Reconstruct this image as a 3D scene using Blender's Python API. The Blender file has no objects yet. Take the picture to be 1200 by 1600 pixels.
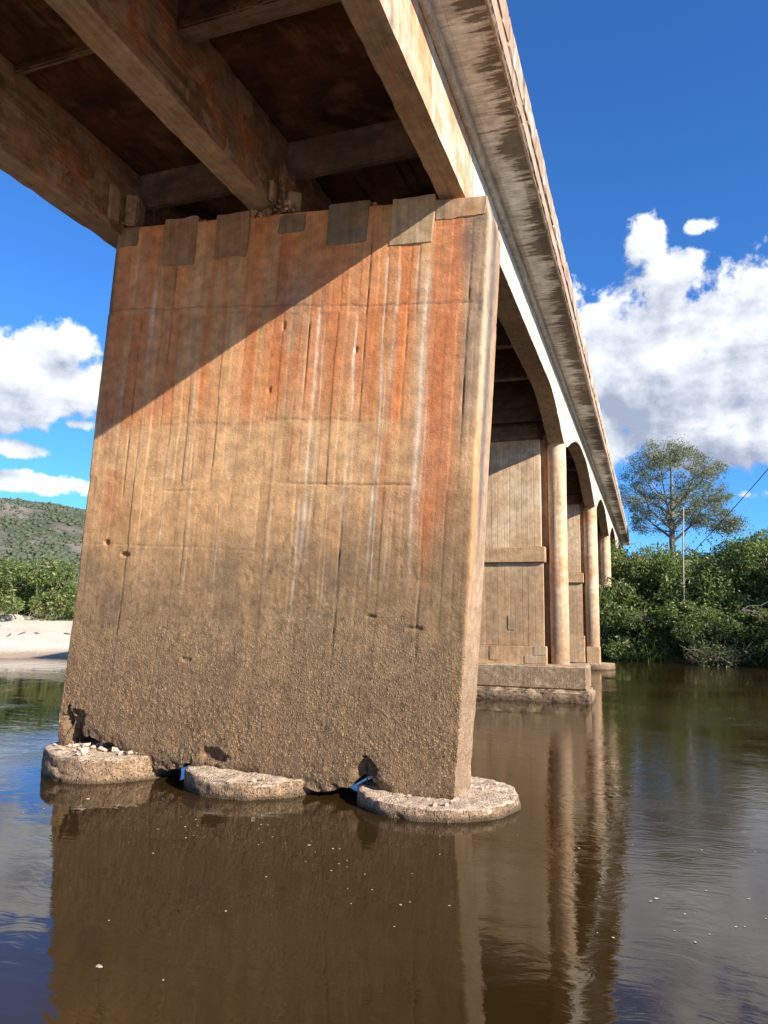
import bpy, bmesh, math, random
import numpy as np
from mathutils import Vector, Matrix

random.seed(7)
rng = np.random.default_rng(7)
scene = bpy.context.scene
COL = scene.collection

# ------------------------------------------------------------------ camera
cam_d = bpy.data.cameras.new('camera')
cam = bpy.data.objects.new('camera', cam_d)
COL.objects.link(cam)
FW = Vector((-0.33237806, 0.93320758, 0.13655928))
RT = Vector((0.94258054, 0.33369241, 0.01383138))
UP = Vector((0.03266125, -0.13331537, 0.99053534))
cam.matrix_world = Matrix(((RT.x, UP.x, -FW.x, 0), (RT.y, UP.y, -FW.y, 0), (RT.z, UP.z, -FW.z, 2.2), (0, 0, 0, 1)))
cam_d.sensor_fit = 'VERTICAL'
cam_d.sensor_height = 24.0
cam_d.lens = 1155.0 / 1600.0 * 24.0
cam_d.clip_start = 0.05
cam_d.clip_end = 6000
scene.camera = cam
scene.render.resolution_x = 768
scene.render.resolution_y = 1024

# ------------------------------------------------------------------ sky, sun, exposure
SUN_AZ = math.radians(112)      # clockwise from +Y
SUN_EL = math.radians(25.5)
SKY = 0.094
scene.view_settings.view_transform = 'Standard'
scene.view_settings.look = 'None'
scene.view_settings.gamma = 1
scene.view_settings.use_curve_mapping = False
scene.view_settings.exposure = 0.85
scene.render.engine = 'CYCLES'
scene.cycles.max_bounces = 8
scene.cycles.diffuse_bounces = 5
scene.cycles.sample_clamp_indirect = 0

sd = bpy.data.lights.new('sun', 'SUN')
sd.energy = 5.0
sd.angle = math.radians(0.5)
sd.color = (1.0, 0.90, 0.76)
sun = bpy.data.objects.new('sun', sd)
COL.objects.link(sun)
sun.location = (30, -12, 40)
sdir = Vector((math.sin(SUN_AZ) * math.cos(SUN_EL), math.cos(SUN_AZ) * math.cos(SUN_EL), math.sin(SUN_EL)))
sun.rotation_euler = sdir.to_track_quat('Z', 'Y').to_euler()

world = bpy.data.worlds.new('World')
scene.world = world
world.use_nodes = True
wt = world.node_tree
wt.nodes.clear()


class N:
    """tiny node helper"""
    def __init__(s, tree):
        s.t = tree

    def node(s, typ, **kw):
        n = s.t.nodes.new(typ)
        for k, v in kw.items():
            setattr(n, k, v)
        return n

    def put(s, sock, v):
        if v is None:
            return
        if isinstance(v, bpy.types.NodeSocket):
            s.t.links.new(v, sock)
        else:
            if sock.type == 'RGBA' and not isinstance(v, (int, float)) and len(v) == 3:
                v = tuple(v) + (1,)
            sock.default_value = v

    def m(s, op, a, b=None, c=None, clamp=False):
        n = s.node('ShaderNodeMath', operation=op, use_clamp=clamp)
        s.put(n.inputs[0], a); s.put(n.inputs[1], b); s.put(n.inputs[2], c)
        return n.outputs[0]

    def vm(s, op, a, b=None):
        n = s.node('ShaderNodeVectorMath', operation=op)
        s.put(n.inputs[0], a); s.put(n.inputs[1], b)
        return n.outputs['Value'] if op in ('LENGTH', 'DOT_PRODUCT') else n.outputs['Vector']

    def mix(s, f, a, b, blend='MIX'):
        n = s.node('ShaderNodeMix', data_type='RGBA', blend_type=blend)
        s.put(n.inputs['Factor'], f)
        s.put(n.inputs[6], a); s.put(n.inputs[7], b)
        return n.outputs[2]

    def noise(s, vec, scale, detail=4, rough=0.55, dist=0.0, out=0):
        n = s.node('ShaderNodeTexNoise')
        s.put(n.inputs['Vector'], vec); s.put(n.inputs['Scale'], scale)
        n.inputs['Detail'].default_value = detail
        n.inputs['Roughness'].default_value = rough
        n.inputs['Distortion'].default_value = dist
        return n.outputs[out]

    def mapr(s, v, a, b, c=0.0, d=1.0, smooth=True):
        n = s.node('ShaderNodeMapRange', interpolation_type='SMOOTHSTEP' if smooth else 'LINEAR')
        s.put(n.inputs[0], v)
        for i, x in enumerate((a, b, c, d)):
            s.put(n.inputs[i + 1], x)
        return n.outputs[0]

    def xyz(s, v):
        n = s.node('ShaderNodeSeparateXYZ'); s.put(n.inputs[0], v)
        return n.outputs

    def comb(s, x, y, z):
        n = s.node('ShaderNodeCombineXYZ')
        s.put(n.inputs[0], x); s.put(n.inputs[1], y); s.put(n.inputs[2], z)
        return n.outputs[0]

    def scaled(s, v, sc):
        return s.vm('MULTIPLY', v, sc)


def build_world():
    # density of clouds as a function of direction (degrees azimuth / elevation)
    g = bpy.data.node_groups.new('cloud_density', 'ShaderNodeTree')
    g.interface.new_socket('dir', in_out='INPUT', socket_type='NodeSocketVector')
    g.interface.new_socket('density', in_out='OUTPUT', socket_type='NodeSocketFloat')
    n = N(g)
    gi = n.node('NodeGroupInput'); go = n.node('NodeGroupOutput')
    d = n.vm('NORMALIZE', gi.outputs[0])
    x, y, z = n.xyz(d)
    az = n.m('MULTIPLY', n.m('ARCTAN2', x, y), 57.2958)
    el = n.m('MULTIPLY', n.m('ARCSINE', z), 57.2958)
    blobs = [  # az, el, radius az, radius el, weight
        (7.0, 18.6, 7.5, 6.2, 1.0), (13, 17.5, 9, 7.5, 1.0), (0.5, 18.4, 6.5, 6.6, 1.0), (-4.0, 18.6, 5.5, 6.2, 1.0),
        (2.4, 24.2, 3.4, 2.6, .9), (0.8, 26.8, 1.9, 1.9, .85), (4.6, 27.0, 1.7, 1.0, .7), (8.6, 22.2, 3.6, 2.6, .85),
        (6.0, 13.4, 9.0, 3.2, 1.0), (-3.2, 13.6, 3.0, 3.2, 1.0), (3.0, 17, 10, 5.5, 1.2), (20, 14, 9, 5, .9), (6.5, 8.6, 1.6, .6, .35),
        (-46.5, 15.7, 5.4, 3.9, 1.0), (-43.6, 18.6, 2.2, 2.0, .95), (-42.3, 15.4, 2.6, 2.8, .9), (-51, 15.0, 5, 4, .9),
        (-47.6, 11.0, 3.6, .85, .85), (-42.6, 13.2, 2.4, .7, .7), (-46.8, 8.8, 2.6, 1.0, .85), (-44.0, 8.75, 3.2, .95, .75), (-48.6, 8.6, 2.0, .8, .7), (-40.5, 11, 1.1, .6, .5),
        (-75, 22, 16, 7, .9), (60, 25, 18, 8, .9), (110, 14, 22, 4, .7), (170, 20, 20, 8, .9), (-130, 17, 24, 7, .9), (-20, 9, 9, 1.6, .6),
        (-100, 45, 12, 7, .5), (40, 50, 14, 8, .5),
    ]
    cur = None
    for a0, e0, ra, re, w in blobs:
        u = n.m('DIVIDE', n.m('SUBTRACT', az, a0), ra)
        v = n.m('DIVIDE', n.m('SUBTRACT', el, e0), re)
        r = n.m('SQRT', n.m('ADD', n.m('MULTIPLY', u, u), n.m('MULTIPLY', v, v)))
        t = n.m('MULTIPLY', n.m('SUBTRACT', 1.25, r), w)
        cur = t if cur is None else n.m('SMOOTH_MAX', cur, t, 0.25)
    cur = n.m('MINIMUM', cur, 1.0)
    big = n.noise(d, 9.0, 3, .5)
    fine = n.noise(n.vm('ADD', d, (3, 1, 7)), 30.0, 12, .66, .1)
    vv = n.node('ShaderNodeTexVoronoi', feature='SMOOTH_F1')
    n.put(vv.inputs['Vector'], n.vm('ADD', d, n.scaled(n.noise(d, 30, 3, .5, 0, 1), (.03, .03, .03))))
    vv.inputs['Scale'].default_value = 42; vv.inputs['Smoothness'].default_value = .35
    puff = n.m('SUBTRACT', .5, vv.outputs['Distance'])
    s = n.m('ADD', cur, n.m('MULTIPLY', n.m('SUBTRACT', big, .5), .7))
    s = n.m('ADD', s, n.m('MULTIPLY', n.m('SUBTRACT', fine, .5), 1.15))
    s = n.m('ADD', s, n.m('MULTIPLY', puff, .28))
    n.put(go.inputs[0], n.m('SUBTRACT', s, .30))

    n = N(wt)
    tc = n.node('ShaderNodeTexCoord')
    d = tc.outputs['Generated']
    sky = n.node('ShaderNodeTexSky', sky_type='NISHITA')
    sky.sun_disc = False
    sky.sun_elevation = SUN_EL
    sky.sun_rotation = SUN_AZ
    sky.air_density = 1.0; sky.dust_density = 0.25; sky.ozone_density = 4.0; sky.altitude = 600
    n.put(sky.inputs['Vector'], d) if 'Vector' in sky.inputs else None

    def dens(v):
        q = n.node('ShaderNodeGroup'); q.node_tree = g
        n.put(q.inputs[0], v)
        return q.outputs[0]
    d0 = dens(d)
    up = tuple(0.030 * c for c in (sdir.x * .7, sdir.y * .4, 1.0))
    d1 = dens(n.vm('ADD', d, up))
    alpha = n.mapr(d0, 0.0, 0.24)
    # sun side (upper right) bright, bases grey
    lit = n.m('ADD', .56, n.m('MULTIPLY', n.m('SUBTRACT', d0, d1), 1.0))
    band = n.noise(n.scaled(d, (1, 1, 3.2)), 7.5, 5, .55)
    lit = n.m('ADD', lit, n.m('MULTIPLY', n.m('SUBTRACT', band, .5), 1.9))
    thick = n.mapr(d0, .2, 1.0)
    lit = n.m('SUBTRACT', lit, n.m('MULTIPLY', thick, .22), None, True)
    z = n.xyz(d)[2]
    cc = n.mix(lit, (.23, .265, .34), (.66, .675, .695))
    # thin veils take sky colour
    skyc = n.mix(1.0, sky.outputs[0], (0.42, .88, 1.36), 'MULTIPLY')
    skyc = n.scaled(skyc, (SKY,) * 3)
    col = n.mix(n.m('MULTIPLY', alpha, .97), skyc, cc)
    # ground colour below the horizon (never seen: the terrain covers it)
    bg = n.node('ShaderNodeBackground')
    n.put(bg.inputs[0], n.vm('MULTIPLY', col, (10, 10, 10)))
    bg.inputs[1].default_value = 0.1
    o = n.node('ShaderNodeOutputWorld')
    wt.links.new(bg.outputs[0], o.inputs[0])


build_world()


# ------------------------------------------------------------------ numpy noise
def _hash(ix, iy, iz, seed):
    h = (ix.astype(np.int64) * 374761393 + iy.astype(np.int64) * 668265263 + iz.astype(np.int64) * 2147483647 + seed * 974711) & 0xffffffff
    h = ((h ^ (h >> 13)) * 1274126177) & 0xffffffff
    h = h ^ (h >> 16)
    return (h & 0xffffff) / float(0xffffff)


def vnoise(x, y, z=0.0, seed=0):
    x, y, z = np.broadcast_arrays(np.asarray(x, float), np.asarray(y, float), np.asarray(z, float))
    ix, iy, iz = np.floor(x), np.floor(y), np.floor(z)
    fx, fy, fz = x - ix, y - iy, z - iz
    fx, fy, fz = (t * t * (3 - 2 * t) for t in (fx, fy, fz))
    r = 0
    for a in (0, 1):
        for b in (0, 1):
            for c in (0, 1):
                w = (fx if a else 1 - fx) * (fy if b else 1 - fy) * (fz if c else 1 - fz)
                r = r + w * _hash(ix + a, iy + b, iz + c, seed)
    return r * 2 - 1


def fbm(x, y, z=0.0, seed=0, octv=4, gain=0.5):
    r = 0; a = 1; t = 0
    for i in range(octv):
        k = 2.03 ** i
        r = r + a * vnoise(np.asarray(x) * k, np.asarray(y) * k, np.asarray(z) * k, seed + i)
        t += a; a *= gain
    return r / t


def sstep(a, b, x):
    t = np.clip((x - a) / (b - a), 0, 1)
    return t * t * (3 - 2 * t)


# ------------------------------------------------------------------ object helpers
def link(name, me, parent=None, mat=None, smooth=False):
    o = bpy.data.objects.new(name, me)
    COL.objects.link(o)
    if parent is not None:
        o.parent = parent
    if mat is not None and not me.materials:
        me.materials.append(mat)
    if smooth:
        me.polygons.foreach_set('use_smooth', [True] * len(me.polygons))
    return o


def tag(o, label=None, cat=None, group=None, kind=None):
    if label: o['label'] = label
    if cat: o['category'] = cat
    if group: o['group'] = group
    if kind: o['kind'] = kind
    return o


def empty(name, loc, label=None, cat=None, group=None):
    o = bpy.data.objects.new(name, None)
    COL.objects.link(o)
    o.location = loc
    o.empty_display_size = .2
    return tag(o, label, cat, group)


def mesh_np(name, verts, faces, cols=None):
    """verts (n,3), faces (m,3|4) int arrays"""
    me = bpy.data.meshes.new(name)
    verts = np.asarray(verts, np.float32); faces = np.asarray(faces, np.int32)
    k = faces.shape[1]
    me.vertices.add(len(verts)); me.vertices.foreach_set('co', verts.ravel())
    me.loops.add(faces.size); me.loops.foreach_set('vertex_index', faces.ravel())
    me.polygons.add(len(faces))
    me.polygons.foreach_set('loop_start', np.arange(0, faces.size, k, dtype=np.int32))
    me.polygons.foreach_set('loop_total', np.full(len(faces), k, np.int32))
    me.update(calc_edges=True)
    me.validate()
    if cols is not None:
        a = me.color_attributes.new('tint', 'FLOAT_COLOR', 'POINT')
        c = np.ones((len(verts), 4), np.float32); c[:, :3] = cols
        a.data.foreach_set('color', c.ravel())
    return me


def grid_faces(nu, nv, off=0, flip=False):
    i = np.arange(nu - 1)[:, None] * nv + np.arange(nv - 1)[None, :] + off
    f = np.stack([i, i + nv, i + nv + 1, i + 1], -1).reshape(-1, 4)
    return f[:, ::-1] if flip else f


def box_mesh(name, x0, x1, y0, y1, z0, z1, step=0.15, amp=0.006, nscale=3.0, bevel=0.015, seed=0, shape=None, fine=0.0):
    """a box cut into small faces, its edges worn and its faces uneven"""
    bm = bmesh.new()
    V = {}
    def vert(p):
        k = tuple(round(c, 4) for c in p)
        if k not in V:
            V[k] = bm.verts.new(p)
        return V[k]
    def lin(a, b):
        L = b - a
        b_ = min(bevel, L * .3)
        n = max(1, int(round((L - 2 * b_) / step)))
        return [a] + list(np.linspace(a + b_, b - b_, n + 1)) + [b]
    X, Y, Z = lin(x0, x1), lin(y0, y1), lin(z0, z1)
    def face(ps):
        vs = [vert(p) for p in ps]
        if len(set(vs)) > 2:
            bm.faces.new(vs)
    for zi, fl in ((0, True), (len(Z) - 1, False)):
        for i in range(len(X) - 1):
            for j in range(len(Y) - 1):
                p = [(X[i], Y[j], Z[zi]), (X[i + 1], Y[j], Z[zi]), (X[i + 1], Y[j + 1], Z[zi]), (X[i], Y[j + 1], Z[zi])]
                face(p[::-1] if fl else p)
    for yi, fl in ((0, False), (len(Y) - 1, True)):
        for i in range(len(X) - 1):
            for j in range(len(Z) - 1):
                p = [(X[i], Y[yi], Z[j]), (X[i + 1], Y[yi], Z[j]), (X[i + 1], Y[yi], Z[j + 1]), (X[i], Y[yi], Z[j + 1])]
                face(p[::-1] if fl else p)
    for xi, fl in ((0, True), (len(X) - 1, False)):
        for i in range(len(Y) - 1):
            for j in range(len(Z) - 1):
                p = [(X[xi], Y[i], Z[j]), (X[xi], Y[i + 1], Z[j]), (X[xi], Y[i + 1], Z[j + 1]), (X[xi], Y[i], Z[j + 1])]
                face(p[::-1] if fl else p)
    vs = list(bm.verts)
    co = np.array([v.co[:] for v in vs])
    lo = np.array([x0, y0, z0]); hi = np.array([x1, y1, z1]); mid = (lo + hi) / 2
    on = (np.abs(co - lo) < 1e-5) | (np.abs(co - hi) < 1e-5)
    cnt = on.sum(1)
    pull = np.where(cnt[:, None] >= 2, on, False) * bevel * .42
    co2 = co - np.sign(co - mid) * pull
    if amp:
        nn = fbm(co[:, 0] * nscale, co[:, 1] * nscale, co[:, 2] * nscale, seed, 3)
        if fine:
            nn = nn + fine * fbm(co[:, 0] * nscale * 5, co[:, 1] * nscale * 5, co[:, 2] * nscale * 5, seed + 9, 2)
        wear = np.where(cnt >= 2, 1.6 * vnoise(co[:, 0] * 6, co[:, 1] * 6, co[:, 2] * 6, seed + 3) - .8, nn)
        co2 = co2 + np.where(on, np.sign(co - mid), 0) * (wear * amp)[:, None]
    if shape is not None:
        co2 = shape(co2)
    for v, c in zip(vs, co2):
        v.co = c
    me = bpy.data.meshes.new(name)
    bm.to_mesh(me); bm.free()
    return me


def boxo(name, b, mat, parent=None, **kw):
    return link(name, box_mesh(name, *b, **kw), parent, mat)


def cyl_mesh(name, x, y, r, z0, z1, seg=48, rings=30, amp=0.004, nscale=3.0, seed=0, flare=None, topnoise=0.0, rfun=None):
    a = np.linspace(0, 2 * np.pi, seg, endpoint=False)
    zz = np.linspace(z0, z1, rings)
    A, Z = np.meshgrid(a, zz, indexing='ij')
    nn = fbm(np.cos(A) * r * nscale, np.sin(A) * r * nscale, Z * nscale, seed, 4)
    R = r + amp * nn
    if rfun is not None:
        R = R + rfun(A, Z)
    P = np.stack([x + R * np.cos(A), y + R * np.sin(A), Z], -1).reshape(-1, 3)
    idx = np.arange(seg * rings).reshape(seg, rings)
    nx = np.roll(idx, -1, 0)
    F = [np.stack([idx[:, :-1], nx[:, :-1], nx[:, 1:], idx[:, 1:]], -1).reshape(-1, 4)]
    # cap rings
    base = len(P); caps = []
    nr = 14
    for k in range(1, nr + 1):
        f = 1 - k / nr
        Rk = R[:, -1] * f
        z = z1 + topnoise * fbm((x + Rk * np.cos(a)) * 6, (y + Rk * np.sin(a)) * 6, 0, seed + 5, 4)
        caps.append(np.stack([x + Rk * np.cos(a), y + Rk * np.sin(a), z], -1))
    P = np.concatenate([P] + caps)
    prev = idx[:, -1]
    for k in range(nr):
        cur = base + k * seg + np.arange(seg)
        F.append(np.stack([prev, np.roll(prev, -1), np.roll(cur, -1), cur], -1))
        prev = cur
    return mesh_np(name, P, np.concatenate(F))


def tube_mesh(name, pts, rad, seg=6):
    pts = [Vector(p) for p in pts]
    if isinstance(rad, (int, float)):
        rad = [rad] * len(pts)
    V = []; F = []
    for i, p in enumerate(pts):
        t = (pts[min(i + 1, len(pts) - 1)] - pts[max(i - 1, 0)]).normalized()
        a = t.orthogonal().normalized() if i == 0 else (a - t * a.dot(t)).normalized()
        b = t.cross(a)
        for k in range(seg):
            an = 2 * math.pi * k / seg
            V.append(p + (a * math.cos(an) + b * math.sin(an)) * rad[i])
    for i in range(len(pts) - 1):
        for k in range(seg):
            F.append((i * seg + k, i * seg + (k + 1) % seg, (i + 1) * seg + (k + 1) % seg, (i + 1) * seg + k))
    return np.array([v[:] for v in V]), np.array(F)


# ------------------------------------------------------------------ materials
def new_mat(name):
    m = bpy.data.materials.new(name)
    m.use_nodes = True
    t = m.node_tree
    t.nodes.clear()
    n = N(t)
    b = n.node('ShaderNodeBsdfPrincipled')
    o = n.node('ShaderNodeOutputMaterial')
    t.links.new(b.outputs[0], o.inputs[0])
    return m, n, b, o


def concrete(name, c1, c2, stain=(.09, .08, .065), streak=None, streak_axis='z', stain_amt=.5, tint=None, tint_amt=.5,
             board=None, board_w=.24, damp=None, damp_z=(1.0, 3.6), bump=.5, speck=.25, rough=.9, attr=False, top=None, light=None, drip=False, damp_n=1.1, pebble=False):
    m, n, b, o = new_mat(name)
    geo = n.node('ShaderNodeNewGeometry')
    p = geo.outputs['Position']
    x, y, z = n.xyz(p)
    if attr:
        at = n.node('ShaderNodeAttribute', attribute_name='tint')
        col = at.outputs['Color']
    else:
        f = n.mapr(n.noise(p, 1.1, 5, .6, .4), .36, .64)
        col = n.mix(f, c1, c2)
        if tint is not None:
            f = n.mapr(n.noise(n.vm('ADD', p, (9, 4, 2)), .9, 5, .6, .5), .50, .66, 0, tint_amt)
            col = n.mix(f, col, tint)
        if light is not None:
            f = n.mapr(n.noise(n.vm('ADD', p, (1, 14, 2)), 2.1, 6, .65, .8), .52, .60, 0, .75)
            col = n.mix(f, col, light)
    sc = {'z': (7, 7, .22), 'y': (9, .35, 9), 'x': (.5, 9, 5)}[streak_axis]
    st = n.noise(n.scaled(p, sc), 1.0, 6, .6)
    st2 = n.noise(n.scaled(n.vm('ADD', p, (5, 5, 5)), tuple(c * 3.1 for c in sc)), 1.0, 4, .55)
    col = n.mix(1.0, col, n.comb(*(n.mapr(st2, .3, .7, .95 if attr else .86, 1.05 if attr else 1.12),) * 3), 'MULTIPLY')
    big = n.noise(n.vm('ADD', p, (2, 7, 3)), .55, 4, .6, .6)
    dk = n.m('MULTIPLY', n.mapr(st, .50, .68), n.mapr(big, .42, .62))
    col = n.mix(n.m('MULTIPLY', dk, stain_amt), col, stain)
    if streak is not None:
        ls = n.mapr(n.noise(n.scaled(n.vm('ADD', p, (3, 8, 1)), tuple(c * 1.3 for c in sc)), 1.0, 3, .5), .60, .72)
        col = n.mix(n.m('MULTIPLY', ls, .55), col, streak)
    if drip:
        # soot and algae drawn out across the soffit from the open edge, in separate fields between pale repairs
        edge = n.mapr(x, -1.95, -1.42)
        fld = n.noise(n.scaled(n.vm('ADD', p, (2, 5, 9)), (.5, 1.0, 1)), 1.0, 4, .6, .4)
        runs = n.noise(n.scaled(n.vm('ADD', p, (0, 3, 0)), (1.6, 13, 1)), 1.0, 6, .68, .35)
        k = n.m('ADD', n.m('ADD', n.m('MULTIPLY', edge, .36), n.m('MULTIPLY', n.m('SUBTRACT', fld, .5), 1.25)), n.m('MULTIPLY', n.m('SUBTRACT', runs, .5), 1.25))
        col = n.mix(n.mapr(k, .21, .31, 0, .96), col, (.050, .042, .036))
        col = n.mix(n.mapr(k, .10, .20, 0, .40), col, (.42, .35, .27))
        br2 = n.node('ShaderNodeTexBrick')
        n.put(br2.inputs['Vector'], n.comb(n.m('MULTIPLY', y, 1.0), n.m('MULTIPLY', x, 1.0), 0))
        br2.inputs['Scale'].default_value = 1.0; br2.inputs['Brick Width'].default_value = 1.25; br2.inputs['Row Height'].default_value = .31
        br2.inputs['Mortar Size'].default_value = .003; br2.offset = .37
        n.put(br2.inputs['Color1'], (1, 1, 1)); n.put(br2.inputs['Color2'], (.62, .60, .57)); br2.inputs['Bias'].default_value = -.35; n.put(br2.inputs['Mortar'], (.66, .63, .59))
        col = n.mix(1.0, col, br2.outputs[0], 'MULTIPLY')
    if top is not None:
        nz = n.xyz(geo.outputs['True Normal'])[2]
        col = n.mix(n.mapr(n.m('ADD', nz, n.m('MULTIPLY', n.m('SUBTRACT', n.noise(p, 7, 4, .6), .5), .6)), .45, .8), col, top)  # dusty upward faces, also painted paler to look sunlit
    if damp is not None:
        edge = n.m('ADD', z, n.m('MULTIPLY', n.m('SUBTRACT', n.noise(p, 1.6 if damp_n > 1 else 4, 5, .6), .5), damp_n))
        col = n.mix(n.mapr(edge, damp_z[0], damp_z[1], .85, 0), col, damp)
    blotch = n.noise(n.vm('ADD', p, (11, 3, 8)), 6.0, 6, .68)
    col = n.mix(1.0, col, n.comb(*(n.mapr(blotch, .25, .75, .74, 1.24),) * 3), 'MULTIPLY')
    sp = n.noise(p, 55, 4, .7)
    col = n.mix(n.mapr(sp, .64, .74, 0, speck), col, (.62, .52, .38))
    col = n.mix(n.mapr(n.noise(n.vm('ADD', p, (4, 4, 4)), 38, 3, .6), .66, .74, 0, speck * 1.3), col, (.05, .042, .035))
    if attr or pebble:
        # exposed aggregate: rounded stones in a worn matrix
        if attr:
            zz = n.m('ADD', z, n.m('MULTIPLY', n.m('SUBTRACT', n.noise(p, .9, 4, .6), .5), 1.6))
            pm = n.mapr(zz, 2.5, 1.0)
        else:
            pm = 1.0
        hs = []
        for sc_, am in ((34, 1.0), (78, .55)):
            vo = n.node('ShaderNodeTexVoronoi'); n.put(vo.inputs['Vector'], n.vm('ADD', p, n.scaled(n.noise(p, 20, 2, .5, 0, 1), (.03, .03, .03)))); vo.inputs['Scale'].default_value = sc_
            r_ = n.xyz(vo.outputs['Color'])
            st_ = n.m('MULTIPLY', n.mapr(vo.outputs['Distance'], .50, .22), n.mapr(r_[0], .35, .5))
            st_ = n.m('MULTIPLY', st_, pm)
            tone = n.mix(r_[1], (.20, .125, .065), (.66, .47, .29))
            col = n.mix(n.m('MULTIPLY', st_, .50 if attr else .28), col, tone)
            gap = n.m('MULTIPLY', n.mapr(vo.outputs['Distance'], .55, .75), pm)
            col = n.mix(n.m('MULTIPLY', gap, .42 if attr else .25), col, (.075, .052, .034))
            hs.append(n.m('MULTIPLY', st_, am))
        peb_h = n.m('MULTIPLY', n.m('ADD', hs[0], hs[1]), .9)
    else:
        peb_h = None
    n.put(b.inputs['Base Color'], col)
    b.inputs['Roughness'].default_value = rough
    b.inputs['Specular IOR Level'].default_value = .25
    h = n.m('ADD', n.m('MULTIPLY', n.noise(p, 18, 8, .68), .6), n.m('MULTIPLY', n.noise(p, 90, 4, .6), .16))
    h = n.m('ADD', h, n.m('MULTIPLY', st2, .04 if attr else .35))
    if attr:
        h = n.m('ADD', h, n.m('MULTIPLY', n.noise(p, 45, 5, .7), .35))
    if peb_h is not None:
        h = n.m('ADD', h, peb_h)
    if board is not None:
        co = {'x': x, 'y': y, 'z': z}[board]
        q = n.m('DIVIDE', co, board_w)
        fr = n.m('ABSOLUTE', n.m('SUBTRACT', n.m('FRACT', q), .5))
        line = n.mapr(fr, .0, .035, 1, 0)
        wn = n.node('ShaderNodeTexWhiteNoise', noise_dimensions='1D')
        n.put(wn.inputs['W'], n.m('FLOOR', n.m('ADD', q, .5)))
        h = n.m('ADD', h, n.m('MULTIPLY', wn.outputs[0], .5))
        h = n.m('SUBTRACT', h, n.m('MULTIPLY', line, .9))
        col2 = n.mix(n.m('MULTIPLY', line, .55), col, stain)
        col2 = n.mix(1.0, col2, n.comb(*(n.m('ADD', .86, n.m('MULTIPLY', wn.outputs[0], .25)),) * 3), 'MULTIPLY')
        n.put(b.inputs['Base Color'], col2)
    bp = n.node('ShaderNodeBump')
    bp.inputs['Strength'].default_value = bump
    bp.inputs['Distance'].default_value = .02
    n.put(bp.inputs['Height'], h)
    n.put(b.inputs['Normal'], bp.outputs[0])
    return m


ORANGE = (.40, .17, .075)
M_pier = concrete('leaning_pier_concrete', None, None, attr=True, stain=(.13, .09, .06), stain_amt=.12, bump=.8, speck=.3)
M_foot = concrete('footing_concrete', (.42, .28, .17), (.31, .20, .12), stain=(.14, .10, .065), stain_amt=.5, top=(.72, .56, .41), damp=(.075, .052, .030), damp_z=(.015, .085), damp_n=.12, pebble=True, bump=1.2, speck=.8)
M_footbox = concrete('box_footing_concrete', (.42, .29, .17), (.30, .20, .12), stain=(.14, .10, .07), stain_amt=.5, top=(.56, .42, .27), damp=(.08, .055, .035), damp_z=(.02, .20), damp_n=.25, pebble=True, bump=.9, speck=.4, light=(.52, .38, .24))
M_wall = concrete('pier_wall_concrete', (.66, .49, .32), (.55, .37, .22), stain=(.28, .19, .12), stain_amt=.45, streak=(.74, .58, .40), damp=(.38, .235, .125), damp_z=(2.6, 4.9), board='x', board_w=.34, bump=.5)
M_col = concrete('column_concrete', (.70, .52, .35), (.62, .40, .24), tint=(.60, .27, .12), tint_amt=.75, stain=(.2, .15, .11), stain_amt=.45, damp=(.33, .21, .12), damp_z=(1.0, 3.8), bump=.5)
M_band = concrete('band_concrete', (.50, .33, .18), (.42, .26, .14), stain=(.16, .12, .08), stain_amt=.4, bump=.4)
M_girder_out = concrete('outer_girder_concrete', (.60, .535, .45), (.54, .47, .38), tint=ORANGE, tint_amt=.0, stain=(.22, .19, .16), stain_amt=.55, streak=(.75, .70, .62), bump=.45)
M_girder_near = concrete('stained_outer_girder_concrete', (.60, .49, .37), (.55, .35, .21), tint=(.53, .235, .10), tint_amt=.85, stain=(.10, .09, .08), stain_amt=.85, streak=(.78, .70, .60), bump=.5)
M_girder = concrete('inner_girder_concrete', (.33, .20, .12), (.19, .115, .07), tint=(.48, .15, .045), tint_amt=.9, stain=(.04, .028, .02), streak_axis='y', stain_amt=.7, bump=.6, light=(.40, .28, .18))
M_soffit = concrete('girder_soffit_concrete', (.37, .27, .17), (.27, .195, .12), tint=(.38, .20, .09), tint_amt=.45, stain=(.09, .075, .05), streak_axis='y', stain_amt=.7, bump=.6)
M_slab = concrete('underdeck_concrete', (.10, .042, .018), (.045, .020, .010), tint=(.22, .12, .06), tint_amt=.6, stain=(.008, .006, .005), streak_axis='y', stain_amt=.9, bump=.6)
M_dia = concrete('cross_beam_concrete', (.19, .14, .10), (.12, .08, .055), tint=(.22, .10, .05), tint_amt=.4, stain=(.07, .05, .04), streak_axis='x', stain_amt=.6, bump=.5)
M_cant = concrete('cantilever_soffit_concrete', (.88, .84, .78), (.80, .74, .66), stain=(.10, .085, .07), streak_axis='x', stain_amt=.35, bump=.8, light=(.88, .86, .82), speck=.3, drip=True)
M_fascia = concrete('deck_edge_concrete', (.36, .26, .18), (.42, .33, .25), tint=(.38, .20, .11), tint_amt=.6, stain=(.09, .07, .055), stain_amt=.7, streak=(.55, .45, .36), bump=.5)
M_kerb = concrete('kerb_concrete', (.42, .33, .25), (.36, .26, .18), tint=(.38, .22, .13), tint_amt=.5, stain=(.10, .08, .065), stain_amt=.7, bump=.6, light=(.72, .66, .57))
M_patch = concrete('mortar_patch_concrete', (.29, .185, .11), (.36, .20, .11), tint=(.44, .18, .08), tint_amt=.8, stain=(.12, .085, .06), stain_amt=.5, bump=.5)
M_patch_dark = concrete('dark_mortar_concrete', (.20, .155, .11), (.26, .175, .11), tint=(.30, .15, .075), tint_amt=.7, stain=(.07, .06, .05), stain_amt=.6, bump=.5)
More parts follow.
